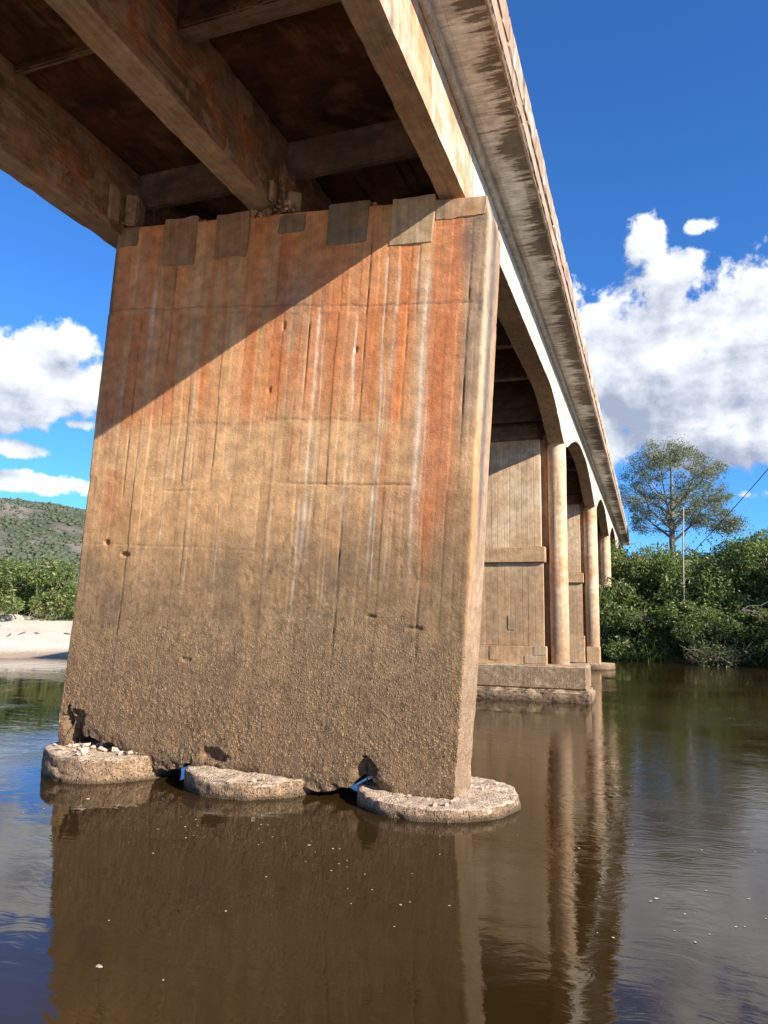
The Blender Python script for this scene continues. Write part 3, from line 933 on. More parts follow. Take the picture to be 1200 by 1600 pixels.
        mb = box_mesh('mortar_patch', 0, wid, 0, .14 if v1 > top_v(u0) else .05, 0, hgt, step=.07, amp=.005, nscale=4, bevel=.012, seed=int(u0 * 10), fine=.5, shape=lambda c: c + np.stack([.022 * fbm(c[:, 0] * 5 + 3 * u0, c[:, 2] * 5, 0, 61, 4), 0 * c[:, 0], .022 * fbm(c[:, 0] * 5 + 3 * u0, c[:, 2] * 5, 0, 62, 4)], -1))
        o = link('mortar_patch', mb, root, mt)
        o.location = (x0 - root.location.x, PY - th - root.location.y, z0 - root.location.z)
        o.rotation_euler = (0, TILT, 0)
    # small packers left on the head of the wall
    for (u0, wdt, hh) in ((1.47, .07, .09), (4.13, .06, .12), (5.03, .05, .10)):
        x0, z0 = pier_xz(u0, top_v(u0) - .03)
        o = link('packing_block', box_mesh('packing_block', 0, wdt, 0, .3, 0, hh, step=.05, amp=.008, nscale=8, bevel=.01, seed=3), root, M_patch)
        o.location = (x0 - root.location.x, PY + .05 - root.location.y, z0 - root.location.z); o.rotation_euler = (0, TILT, 0)
    # round footings
    for i, (x, y, rr, h, sd) in enumerate(((-7.12, 8.86, .92, .31, 1), (-4.86, 8.90, .93, .20, 2), (-2.44, 8.93, .97, .125, 3))):
        def rf(A, Z, sd=sd, h=h):
            return -.022 * sstep(h - .05, h, Z) * (1 + .8 * vnoise(A * 3, A * 0, 0, sd)) + .028 * fbm(np.cos(A) * 9, np.sin(A) * 9, Z * 9, sd, 4, .65) - .03 * np.maximum(0, vnoise(np.cos(A) * 5, np.sin(A) * 5, Z * 12, sd + 40))
        me = cyl_mesh('round_footing', 0, 0, rr, -1.6, h, seg=180, rings=90, amp=.022, nscale=3.5, seed=sd, topnoise=.035, rfun=rf)
        co = np.empty(len(me.vertices) * 3, np.float32); me.vertices.foreach_get('co', co); co = co.reshape(-1, 3)
        up_ = co[:, 2] > -.2
        co[:, 2] += np.where(up_, .020 * fbm(co[:, 0] * 14, co[:, 1] * 14, 0, sd, 4, .65) - .02 * co[:, 0] * sstep(-.2, 0, co[:, 2]), 0)
        me.vertices.foreach_set('co', co.ravel()); me.update()
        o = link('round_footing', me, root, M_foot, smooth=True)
        o.location = (x - root.location.x, y - root.location.y, 0)
    # loose broken concrete on the left footing
    for i in range(46):
        a = random.uniform(-2.6, .35) - .3; rad = .86 * math.sqrt(random.random())
        x = -7.12 + rad * math.cos(a) * .95; y = 8.86 + rad * math.sin(a) * .95
        if random.random() < .1:
            continue
        s = random.uniform(.02, .06) * (1.5 if i < 8 else 1)
        bm = bmesh.new()
        bmesh.ops.create_icosphere(bm, subdivisions=1, radius=s)
        for v in bm.verts:
            v.co += Vector((random.uniform(-1, 1), random.uniform(-1, 1), random.uniform(-1, 1))) * s * .38
            v.co.z *= .6
        me = bpy.data.meshes.new('concrete_chunk'); bm.to_mesh(me); bm.free()
        o = link('concrete_chunk', me, root, M_rubble)
        o.location = (x - root.location.x, y - root.location.y, .33 - .02 * (x + 7.12) + s * .25)
        o.rotation_euler = (random.uniform(-.3, .3), random.uniform(-.3, .3), random.uniform(0, 6))
    # grit and small stones on the other two footings
    for i in range(44):
        cx, cy, h = ((-4.86, 8.90, .205), (-2.44, 8.93, .13))[i % 2]
        a = random.uniform(0, 6.283); rad = .84 * math.sqrt(random.random())
        x, y = cx + rad * math.cos(a), cy + rad * math.sin(a)
        if PY - .08 < y < PY + PT + .05 and x < -2.0: continue
        s = random.uniform(.010, .028)
        bm = bmesh.new(); bmesh.ops.create_cube(bm, size=s * 1.6)
        for v in bm.verts:
            v.co += Vector((random.uniform(-1, 1), random.uniform(-1, 1), random.uniform(-1, 1))) * s * .4
        me = bpy.data.meshes.new('concrete_chunk'); bm.to_mesh(me); bm.free()
        o = link('concrete_chunk', me, root, M_rubble)
        o.location = (x - root.location.x, y - root.location.y, h + s * .5)
        o.rotation_euler = (random.uniform(-.5, .5), random.uniform(-.5, .5), random.uniform(0, 6))
    # rusty bars that stand in the hollows of the foot
    for (x, z) in ((-3.24, .28), (-7.52, .55), (-7.12, .50)):
        V, F = tube_mesh('b', [(x, 8.62, z - .24), (x + .01, 8.61, z - .1), (x - .005, 8.62, z + .12)], .009)
        o = link('reinforcing_bar', mesh_np('reinforcing_bar', V, F), root, M_steel)
        o.location = -Vector(root.location)
    return root


build_leaning_pier()


# ------------------------------------------------------------------ the other piers
def build_pier(name, yc, label, box_footing, near, seed):
    root = empty(name, (-4.85, yc, 0), label, 'bridge pier', 'bridge piers with round columns')
    def add(nm, me, mat, smooth=False):
        o = link(nm, me, root, mat, smooth)
        o.location = -Vector(root.location)
        return o
    xs = (-7.43, -2.27)
    zb = .93 if box_footing else .27
    st = .10 if near else .3
    for i, x in enumerate(xs):
        if box_footing:
            add('column', cyl_mesh('column', x, yc, .25, zb - .05, 6.98, seg=48, rings=90 if near else 40, amp=.010, nscale=2.5, seed=seed + i), M_col, True)
        else:
            add('column', cyl_mesh('column', x, yc, .285, .93, 6.98, seg=40, rings=50, amp=.010, nscale=2.5, seed=seed + i), M_col, True)
            add('pedestal', box_mesh('pedestal', x - .27, x + .29, yc - .30, yc + .30, .1, .945, step=.2, amp=.01, bevel=.03, seed=seed), M_band)
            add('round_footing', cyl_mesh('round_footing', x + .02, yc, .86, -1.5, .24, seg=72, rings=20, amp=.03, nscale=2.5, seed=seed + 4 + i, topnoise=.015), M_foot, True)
    add('web_wall', box_mesh('web_wall', -7.40, -2.40, yc + .13, yc + .25, .5, 7.3, step=st * 2, amp=.005, seed=seed), M_wall)
    x0, x1 = -7.05, -2.66
    # the two lifts of wall are cast in shuttering boards, each a strip of its own a few mm proud or shy
    def lift(z0, z1, xr, seed2):
        b = x0; k = 0
        ws = [.34, .30, .38, .33, .28, .36]
        while b < xr - .01:
            w = ws[(k + seed2) % 6]
            e = min(xr, b + w)
            if xr - e < .12: e = xr
            off = random.uniform(-.003, .003)
            me = box_mesh('wall_strip', b + .001, e - .001, yc - .26 + off, yc + .128, z0, z1, step=.3, amp=.002, nscale=3, bevel=.004, seed=seed + k)
            add('wall_strip', me, M_wall)
            b = e; k += 1
    lift(1.40, 3.64, -2.66, 0)
    lift(4.09, 7.09, -2.70, 2)
    add('band', box_mesh('band', x0 - .06, -2.585, yc - .36, yc + .1265, 3.65, 4.08, step=st, amp=.006, bevel=.02, seed=seed + 5), M_band)
    add('plinth', box_mesh('plinth', x0 - .06, -2.59, yc - .34, yc + .1255, zb - .02, 1.395, step=st, amp=.008, bevel=.02, seed=seed + 6), M_band)
    if near:
        for (a, b2, z0, z1) in ((-2.94, -2.60, 1.16, 1.392), (-3.18, -2.60, .94, 1.15), (-4.13, -3.89, 1.0, 1.39)):
            add('mortar_patch', box_mesh('mortar_patch', a, b2, yc - .353, yc - .345, z0, z1, step=.1, amp=.002, bevel=.01, seed=3), M_patch_pale)
        add('mortar_patch', box_mesh('mortar_patch', -3.63, -3.43, yc - .276, yc - .272, 1.82, 2.22, step=.1, amp=.001, bevel=.008, seed=3), M_patch_pale)
    add('cap_beam', box_mesh('cap_beam', -7.1, -2.66, yc - .36, yc + .40, 7.10, 7.58, step=st, amp=.012, bevel=.09, seed=seed + 8), M_dia)
    if box_footing:
        def taper(c):
            return c
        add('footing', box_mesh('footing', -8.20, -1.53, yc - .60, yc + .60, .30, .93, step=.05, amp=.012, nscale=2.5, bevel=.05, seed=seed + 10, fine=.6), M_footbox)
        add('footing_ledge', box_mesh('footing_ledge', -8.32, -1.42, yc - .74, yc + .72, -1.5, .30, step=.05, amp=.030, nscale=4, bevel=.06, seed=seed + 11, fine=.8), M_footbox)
    return root


build_pier('column_pier', 20.70, 'second pier from the camera, pale wall and round columns on a rectangular footing', True, True, 200)
build_pier('column_pier', 33.40, 'third pier from the camera, wall and round columns standing on pedestals and thin round footings', False, False, 300)
build_pier('column_pier', 45.70, 'fourth pier from the camera, its orange column half hidden by the riverside bush', False, False, 400)
build_pier('column_pier', 57.60, 'fifth and farthest visible pier, a thin orange sliver under the bridge above the bushes', False, False, 500)
PIERS = [8.9, 20.7, 33.4, 45.7, 57.6, 70]


# ------------------------------------------------------------------ superstructure
def girder_bottom(Y, girder):
    b0 = {0: 7.80, 1: 7.78, 2: 7.50}[girder]
    Y = np.asarray(Y, float)
    out = np.full(Y.shape, b0)
    # second span: nearly straight, then a haunch over the column
    s2 = (Y > 9.3) & (Y <= 20.7)
    t = (20.7 - Y)
    z2 = 6.96 + (7.72 - 6.96) * np.power(np.clip(sstep(.35, 3.4, t), 0, 1), .62)
    out = np.where(s2, np.where(Y < 11, b0 + (7.72 - b0) * sstep(9.3, 11, Y), z2), out)
    for a, b in zip(PIERS[1:-1], PIERS[2:]):
        m = (Y > a) & (Y <= b)
        u = np.minimum(Y - a, b - Y)
        z = 6.96 + 1.10 * np.power(np.clip(sstep(.45, 5.6, u), 0, 1), .55)
        out = np.where(m, z, out)
    return out


def loft(name, ys, section, seed=0, amp=.006, edge_amp=.012, closed_ends=True):
    """section(y)-> list of (x,z) corners; sides are divided; returns mesh with worn arrises"""
    sec0 = section(ys[0]); nc = len(sec0)
    div = []
    for i in range(nc):
        a, b = np.array(sec0[i]), np.array(sec0[(i + 1) % nc])
        div.append(max(2, int(np.linalg.norm(b - a) / .09)))
    rows = []; corner = []
    for y in ys:
        s = section(y); pts = []
        for i in range(nc):
            a, b = np.array(s[i]), np.array(s[(i + 1) % nc])
            for k in range(div[i]):
                pts.append(a + (b - a) * k / div[i])
                if y == ys[0]:
                    corner.append(k == 0)
        rows.append(pts)
    R = np.array(rows)                       # ny, n, 2
    ny, n = R.shape[:2]
    Y = np.repeat(np.array(ys)[:, None], n, 1)
    corner = np.array(corner)
    tng = np.roll(R, -1, 1) - np.roll(R, 1, 1)
    nrm = np.stack([tng[..., 1], -tng[..., 0]], -1)
    nrm /= np.maximum(np.linalg.norm(nrm, axis=-1, keepdims=True), 1e-6)
    nz = fbm(R[..., 0] * 2.5, Y * 2.5, R[..., 1] * 2.5, seed, 4) * amp
    chip = np.maximum(0, fbm(R[..., 0] * 5, Y * 5, R[..., 1] * 5, seed + 7, 4) + .15) * edge_amp * 2.2
    d = np.where(corner[None, :], -chip - .004, nz)
    R = R + nrm * d[..., None]
    P = np.stack([R[..., 0], Y, R[..., 1]], -1).reshape(-1, 3)
    idx = np.arange(ny * n).reshape(ny, n)
    nx = np.roll(idx, -1, 1)
    F = np.stack([idx[:-1], nx[:-1], nx[1:], idx[1:]], -1).reshape(-1, 4)
    me = bpy.data.meshes.new(name)
    faces = [tuple(f) for f in F.tolist()]
    if closed_ends:
        faces.append(tuple(reversed(idx[0].tolist()))[::1]); faces.append(tuple(idx[-1].tolist()))
    me.from_pydata(P.tolist(), [], faces)
    me.update()
    bm = bmesh.new(); bm.from_mesh(me); bmesh.ops.recalc_face_normals(bm, faces=bm.faces); bm.to_mesh(me); bm.free()
    return me


def ysamp(a, b, near=.12, far=.45):
    out = [a]
    while out[-1] < b - 1e-6:
        y = out[-1]
        out.append(min(b, y + (near if -1 < y < 13 else (.16 if y < 36 else far))))
    return out


def build_deck():
    root = empty('bridge_deck', (-4.85, 9, 7.5), 'long stained concrete bridge deck with deep girders running overhead into the distance', 'bridge deck')
    def add(nm, me, mats, smooth=False, label=None):
        o = link(nm, me, root, mats if not isinstance(mats, (list, tuple)) else mats[0], smooth)
        if isinstance(mats, (list, tuple)):
            for m in mats[1:]:
                me.materials.append(m)
        o.location = -Vector(root.location)
        if label: o['label'] = label
        return o
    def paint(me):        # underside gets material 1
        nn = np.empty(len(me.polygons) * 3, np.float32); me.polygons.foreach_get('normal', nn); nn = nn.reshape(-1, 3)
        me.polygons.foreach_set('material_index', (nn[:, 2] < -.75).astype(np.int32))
    # girders, one per span
    spans = [(-13, 9.02), (9.06, 20.66), (20.74, 33.36), (33.44, 45.66), (45.74, 57.56), (57.64, 69.9)]
    for gi, (xa, xb) in enumerate(((-7.68, -7.30), (-5.10, -4.72), (-2.36, -2.03))):
        for si, (a, b) in enumerate(spans):
            if gi == 2 and si > 0:
                xa = -2.47
            top = 8.985
            def sec(y, xa=xa, xb=xb, gi=gi):
                zb = float(girder_bottom(y, gi))
                return [(xa, zb), (xb, zb), (xb, top), (xa, top)]
            me = loft('girder', ysamp(a, b), sec, seed=gi * 10 + si, amp=.006, edge_amp=.014)
            if gi == 2:
                side = M_girder_near if si == 0 else M_girder_out
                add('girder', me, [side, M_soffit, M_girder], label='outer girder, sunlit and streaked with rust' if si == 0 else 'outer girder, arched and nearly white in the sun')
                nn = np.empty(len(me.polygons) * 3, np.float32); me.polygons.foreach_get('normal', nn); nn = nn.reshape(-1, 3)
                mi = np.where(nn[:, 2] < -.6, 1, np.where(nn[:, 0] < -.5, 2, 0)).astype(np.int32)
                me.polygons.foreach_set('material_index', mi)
            else:
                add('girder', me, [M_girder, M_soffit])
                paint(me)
    # slab between girders and cantilevers, a piece per span
    for si, (a, b) in enumerate(spans):
        a2, b2 = a - .02, b + .02
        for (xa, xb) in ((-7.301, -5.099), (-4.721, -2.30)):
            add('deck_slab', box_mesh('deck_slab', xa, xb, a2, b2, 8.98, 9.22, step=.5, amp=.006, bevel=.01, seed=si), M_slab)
        for side in (1, -1):
            if side > 0:
                x0, x1 = -2.031, -1.35
            else:
                x0, x1 = -8.36, -7.679
            st = .11 if si < 2 and side > 0 else .3
            me = box_mesh('cantilever_slab', x0, x1, a2, b2, 8.62, 8.90, step=st, amp=.010, nscale=2.2, bevel=.015, seed=si + 40)
            add('cantilever_slab', me, [M_fascia, M_cant]); paint(me)
            # haunch between girder and cantilever
            hx = (-2.032, -1.955) if side > 0 else (-7.755, -7.678)
            add('haunch', box_mesh('haunch', *hx, a2, b2, 8.44, 8.622, step=.12 if side > 0 and si < 2 else .4, amp=.006, bevel=.012, seed=si + 50), M_girder_out)
        for side in (1, -1):
            x0, x1 = (-1.46, -1.372) if side > 0 else (-8.34, -8.25)
            add('drip_strip', box_mesh('drip_strip', x0 + .05, x1, a2, b2, 8.585, 8.619, step=.25, amp=.005, bevel=.008, seed=si), M_fascia)
    # kerb blocks on the edge, every one slightly out of line
    proto = [box_mesh('kerb_block', -.17, 0, -.54, .54, 0, .44, step=.11, amp=.016, nscale=3, bevel=.025, seed=60 + k) for k in range(4)]
    y = -12.4; k = 0
    while y < 69:
        for side in (1, -1):
            if side < 0 and k % 2: continue
            me = proto[k % 4]
            o = link('kerb_block', me, root, M_kerb)
            ang = random.uniform(-.004, .004)
            if side > 0:
                o.location = (-1.33 + random.uniform(-.010, .012) - root.location.x, y - root.location.y, 8.903 + random.uniform(0, .02) - root.location.z)
            else:
                o.location = (-8.21 - root.location.x, y - root.location.y, 8.903 - root.location.z)
                o.scale = (1, 2.02, 1)
            o.rotation_euler = (0, 0, ang)
        y += 1.10; k += 1
    add('roadway', box_mesh('roadway', -8.18, -1.52, -13, 70, 9.224, 9.28, step=3, amp=0, bevel=.01), M_asphalt)
    # cross beams between girders
    def xbeam(ya, yb, z0, z1, seed):
        for (xa, xb) in ((-7.302, -5.098), (-4.722, -2.34)):
            add('cross_beam', box_mesh('cross_beam', xa, xb, ya, yb, z0, z1, step=.12, amp=.008, bevel=.02, seed=seed), M_dia)
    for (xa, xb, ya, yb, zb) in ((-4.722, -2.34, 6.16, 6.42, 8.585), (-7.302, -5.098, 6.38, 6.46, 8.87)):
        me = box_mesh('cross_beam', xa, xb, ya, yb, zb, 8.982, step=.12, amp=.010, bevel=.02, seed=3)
        add('cross_beam', me, [M_slab, M_dia]); paint(me)  # shade painted in: faces get the darker concrete, bounce-lit underside the paler
    xbeam(-1.2, -.9, 8.50, 8.982, 3)
    xbeam(8.86, 9.0, 8.42, 8.982, 4)
    for a, b in zip(PIERS[:-1], PIERS[1:]):
        for t in (.2, .4, .6, .8):
            yy = a + (b - a) * t
            xbeam(yy - .13, yy + .13, 8.20, 8.982, int(yy))
        xbeam(b - .45, b - .2, 7.6, 8.982, int(b))
    # broken girder ends and bearing mortar on the leaning pier
    def chunk(nm, s_, loc, mat):
        bm = bmesh.new(); bmesh.ops.create_cube(bm, size=s_)
        bmesh.ops.subdivide_edges(bm, edges=bm.edges, cuts=1)
        for v in bm.verts:
            v.co += Vector((random.uniform(-1, 1), random.uniform(-1, 1), random.uniform(-1, 1))) * s_ * .24
        me = bpy.data.meshes.new(nm); bm.to_mesh(me); bm.free()
        o = link(nm, me, root, mat)
        o.location = Vector(loc) - Vector(root.location)
        o.rotation_euler = (random.uniform(0, 3), random.uniform(0, 3), random.uniform(0, 3))
    for i in range(70):
        u = random.random()
        chunk('bearing_rubble', random.uniform(.02, .055), (-5.06 + .62 * u, 8.50 + random.uniform(-.03, .16), 7.735 - .035 * u + random.uniform(-.03, .04) + (.10 * random.random() if u > .55 else 0)), random.choice((M_rubble, M_patch, M_patch_dark)))
    for i in range(14):
        chunk('bearing_rubble', random.uniform(.02, .05), (-7.36 + random.uniform(-.06, .08), 8.5 + random.uniform(-.03, .1), 7.86 + random.uniform(-.03, .25)), random.choice((M_rubble, M_patch)))
    # spalled webs beside the bearings: slabs of loosened cover standing off the girder ends
    def shard(x0, x1, y0, y1, z0, z1, rz, mat):
        o = link('spalled_cover', box_mesh('spalled_cover', -(x1 - x0) / 2, (x1 - x0) / 2, -(y1 - y0) / 2, (y1 - y0) / 2, -(z1 - z0) / 2, (z1 - z0) / 2, step=.04, amp=.014, nscale=9, bevel=.02, seed=int(abs(x0 * 100)), fine=.5), root, mat)
        o.location = Vector(((x0 + x1) / 2, (y0 + y1) / 2, (z0 + z1) / 2)) - Vector(root.location); o.rotation_euler = (.05, .06, rz)
    shard(-4.73, -4.66, 8.34, 8.52, 7.80, 8.08, .1, M_patch_pale)
    shard(-4.60, -4.40, 8.66, 8.72, 7.76, 8.06, .5, M_patch_pale)
    shard(-4.72, -4.60, 8.60, 8.90, 7.78, 8.45, -.1, M_girder)
    shard(-7.31, -7.25, 8.18, 8.42, 7.90, 8.45, .05, M_patch_pale)
    shard(-7.28, -7.08, 8.50, 8.80, 7.95, 8.42, .3, M_girder)
    return root


build_deck()


# ------------------------------------------------------------------ foliage
def leaves(cent, size, n_aniso=(.45, 1.0), upbias=.4, seed=0, drop=.0):
    """one folded quad per leaf at each centre; returns verts, faces, tint"""
    r = np.random.default_rng(seed)
    n = len(cent)
    nrm = r.normal(size=(n, 3)); nrm[:, 2] = np.abs(nrm[:, 2]) + upbias
    nrm /= np.linalg.norm(nrm, axis=1, keepdims=True)
    t = r.normal(size=(n, 3)); t -= nrm * (t * nrm).sum(1, keepdims=True)
    t /= np.linalg.norm(t, axis=1, keepdims=True)
    b = np.cross(nrm, t)
    L = size * r.uniform(.6, 1.35, n)[:, None]
    Wd = L * r.uniform(*n_aniso, n)[:, None] * .5
    V = np.stack([cent - t * L * .5, cent + b * Wd * .5 + nrm * L * .08, cent + t * L * .5, cent - b * Wd * .5 + nrm * L * .08], 1)
    F = np.arange(n * 4).reshape(n, 4)
    T = np.repeat(np.stack([r.random(n), r.random(n), r.random(n)], -1), 4, 0)
    return V.reshape(-1, 3), F, T


def bush_mesh(seed, rx, ry, h, nleaf, lsize, nlobe=26, hollow=.55, mat=M_leaf):
    r = np.random.default_rng(seed)
    # lobes spread over a dome
    lob = []
    for i in range(nlobe):
        a = r.uniform(0, 2 * np.pi); q = np.sqrt(r.uniform(0, 1)); z = r.uniform(.12, .95)
        w = np.sqrt(max(.05, 1 - (z - .35) ** 2 * 1.5))
        lob.append((rx * q * w * np.cos(a), ry * q * w * np.sin(a), h * z * (1 - .25 * q), r.uniform(.16, .34) * min(rx, h)))
    lob = np.array(lob)
    k = r.integers(0, nlobe, nleaf)
    d = r.normal(size=(nleaf, 3)); d /= np.linalg.norm(d, axis=1, keepdims=True)
    rad = r.uniform(hollow, 1.0, nleaf) ** .6
    c = lob[k, :3] + d * (lob[k, 3] * rad)[:, None] * np.array([1.15, 1.15, .85])
    # break the outline with sprigs
    ns = nleaf // 7
    ks = r.integers(0, nlobe, ns // 12 + 1)
    ds = r.normal(size=(len(ks), 3)); ds[:, 2] = np.abs(ds[:, 2]); ds /= np.linalg.norm(ds, axis=1, keepdims=True)
    tt = r.uniform(.8, 1.55, (len(ks), 12))
    sp = lob[ks, None, :3] + ds[:, None, :] * (lob[ks, 3][:, None] * tt)[..., None] + r.normal(size=(len(ks), 12, 3)) * .08
    c = np.concatenate([c, sp.reshape(-1, 3)])
    c = c[c[:, 2] > .02]
    V, F, T = leaves(c, lsize, seed=seed)
    # lobes differ in tone a little
    return mesh_np('foliage', V, F, T), lob


def stems_mesh(seed, lob, rad=.03, n=16):
    r = np.random.default_rng(seed)
    VV = []; FF = []; off = 0
    for i in range(min(n, len(lob))):
        e = lob[i, :3]
        b = np.array([e[0] * .25, e[1] * .25, -.1])
        m = (b + e) / 2 + r.normal(size=3) * .2
        V, F = tube_mesh('s', [b, m, e, e + (e - m) * .35], [rad, rad * .7, rad * .4, rad * .12], 4)
        VV.append(V); FF.append(F + off); off += len(V)
    return mesh_np('stem', np.concatenate(VV), np.concatenate(FF))


def gz(x, y):
    return float(height(np.array([x], float), np.array([y], float))[0])


BV = []
for i, (rx, ry, h, nl, ls) in enumerate(((1.9, 1.6, 3.2, 11000, .17), (2.4, 1.9, 3.0, 13000, .16), (1.6, 1.5, 3.8, 11000, .18), (2.8, 2.1, 2.6, 13000, .15))):
    me, lob = bush_mesh(11 + i, rx, ry, h, nl, ls)
    BV.append((me, stems_mesh(i, lob)))
for me, _ in BV:
    me.materials.append(M_leaf)
bright_me, _l = bush_mesh(33, 1.8, 1.6, 2.6, 9000, .15); bright_me.materials.append(M_leaf_bright)
bright = (bright_me, stems_mesh(9, _l))
dark_me, _l = bush_mesh(34, 2.6, 2.3, 5.0, 15000, .24, nlobe=34); dark_me.materials.append(M_leaf_dark)
dark = (dark_me, stems_mesh(8, _l, .07))
dark_me2, _l = bush_mesh(35, 3.0, 2.6, 4.2, 15000, .24, nlobe=30); dark_me2.materials.append(M_leaf_dark)
dark2 = (dark_me2, stems_mesh(7, _l, .07))
for v in BV + [bright, dark, dark2]:
    v[1].materials.append(M_twig)


def bush(var, x, y, s, rot, label, group, cat='bush', name='bush', zoff=0, sz=None):
    r = empty(name, (x, y, gz(x, y) - .1 + zoff), label, cat, group)
    a = link('foliage' if name == 'bush' else 'crown', var[0], r)
    b = link('stem' if name == 'bush' else 'trunk', var[1], r)
    r.rotation_euler = (0, 0, rot)
    r.scale = (s, s, sz or s)
    return r


# right bank, front row at the water's edge
front = [(-1.75, 43.9, 1.35, 0, 1.18, 'dense bush in front of the fourth pier, its twigs crossing the column'),
         (-.6, 43.6, 1.1, 1, 1.0, 'rounded bush just right of the fourth pier above the grass tuft'),
         (1.5, 42.6, 1.05, 2, .95, 'riverside bush with yellowish leaves left of the tangle of dry twigs'),
         (3.1, 41.6, 1.0, 3, 1.05, 'low bush behind the tangle of dry twigs at the water'),
         (5.0, 41.0, 1.05, 0, .95, 'dark bush overhanging the water right of the dry twigs'),
         (7.1, 40.2, 1.05, 1, 1.0, 'bush at the right edge of the photo overhanging the water'),
         (9.5, 39.6, 1.1, 2, 1.0, None), (12.2, 38.8, 1.1, 3, 1.1, None), (15.2, 38.5, 1.2, 0, 1.1, None), (18.6, 38.5, 1.2, 1, 1.2, None)]
for i, (x, y, s, v, sz, lab) in enumerate(front):
    lab = lab or 'riverside bush of the thicket that runs on to the right'
    bush(BV[v], x, y - .9, s, i * 1.3, lab, 'bushes along the right bank', sz=s * sz, zoff=-.45 + (.3 if gz(x, y - .9) < 0 else 0) - min(0, gz(x, y - .9)))
mid = [(-1.2, 47.5, 1.25, 2, 1.25, 'leafy bush below the far end of the deck'), (.7, 47.2, 1.2, 3, 1.45, 'light green bush at the foot of the pale pole'),
       (2.6, 46.3, 1.25, 1, 1.25, 'bush with a bare grey top right of the pale pole'), (4.6, 45.4, 1.3, 0, 1.2, 'bush in the second row behind the overhanging dark bush'),
       (6.8, 44.6, 1.3, 3, 1.5, 'broad bush in the second row at the right edge'), (9.5, 44.5, 1.4, 1, 1.3, None), (12.8, 44, 1.5, 2, 1.3, None), (17, 44, 1.5, 3, 1.3, None)]
for i, (x, y, s, v, sz, lab) in enumerate(mid):
    lab = lab or 'bush of the second row that runs on to the right'
    bush(BV[v], x, y, s, i * 2.1 + .5, lab, 'bushes of the second row on the right bank', sz=s * sz)
backt = [(-.6, 56, .95, 0, .84, 'small rounded dark tree just right of the end of the deck'), (1.4, 57, 1.0, 1, .92, 'dark tree around the foot of the tall tree'),
         (3.4, 55, .95, 0, .80, 'dark tree right of the tall tree trunk'), (5.4, 54, .95, 1, 1.05, 'dark tree under the right side of the tall crown'),
         (7.3, 52.5, 1.05, 0, .95, 'highest dark tree at the right edge of the photo'), (9.6, 52, 1.1, 1, 1.2, None), (13, 52, 1.2, 0, 1.2, None), (17, 52, 1.3, 1, 1.3, None), (-3.5, 62, 1.0, 1, 1.0, None)]
for i, (x, y, s, v, sz, lab) in enumerate(backt):
    lab = lab or 'dark tree of the wood behind the right bank'
    bush((dark, dark2)[v], x, y, s, i * 1.7, lab, 'dark trees behind the right bank', 'tree', 'dark_tree', sz=s * sz)
# left bank
lb = []
for i in range(15):
    x = -51 + 23 * i / 14 + random.uniform(-.6, .6)
    lb.append((x, float(shore(np.array([x]))[0]) + 19 + 3 * math.sin(i * 1.9)))
seen = ['olive green bush behind the beach, cut by the left edge of the photo', 'bright green bush above the pale rocks behind the beach', 'rounded mid green bush in the middle of the belt behind the beach',
        'tall leafy bush behind the beach with bare stems at its foot', 'broad bush next to the leaning pier behind the beach', 'last bush behind the beach, half hidden by the leaning pier', 'dark leafy bush deep in the belt behind the beach']
k = 0
for i, (x, y) in enumerate(lb):
    az = math.degrees(math.atan2(x, y))
    v = [bright, BV[0], BV[2], bright, BV[1]][i % 5]
    if -49.5 < az < -40.8 and k < len(seen):
        lab = seen[k]; k += 1
    else:
        lab = 'bush of the green belt behind the pale beach'
    bush(v, x, y, 1.24 + .22 * math.sin(i * 2.3), i * 1.1, lab, 'bushes behind the beach on the left bank')


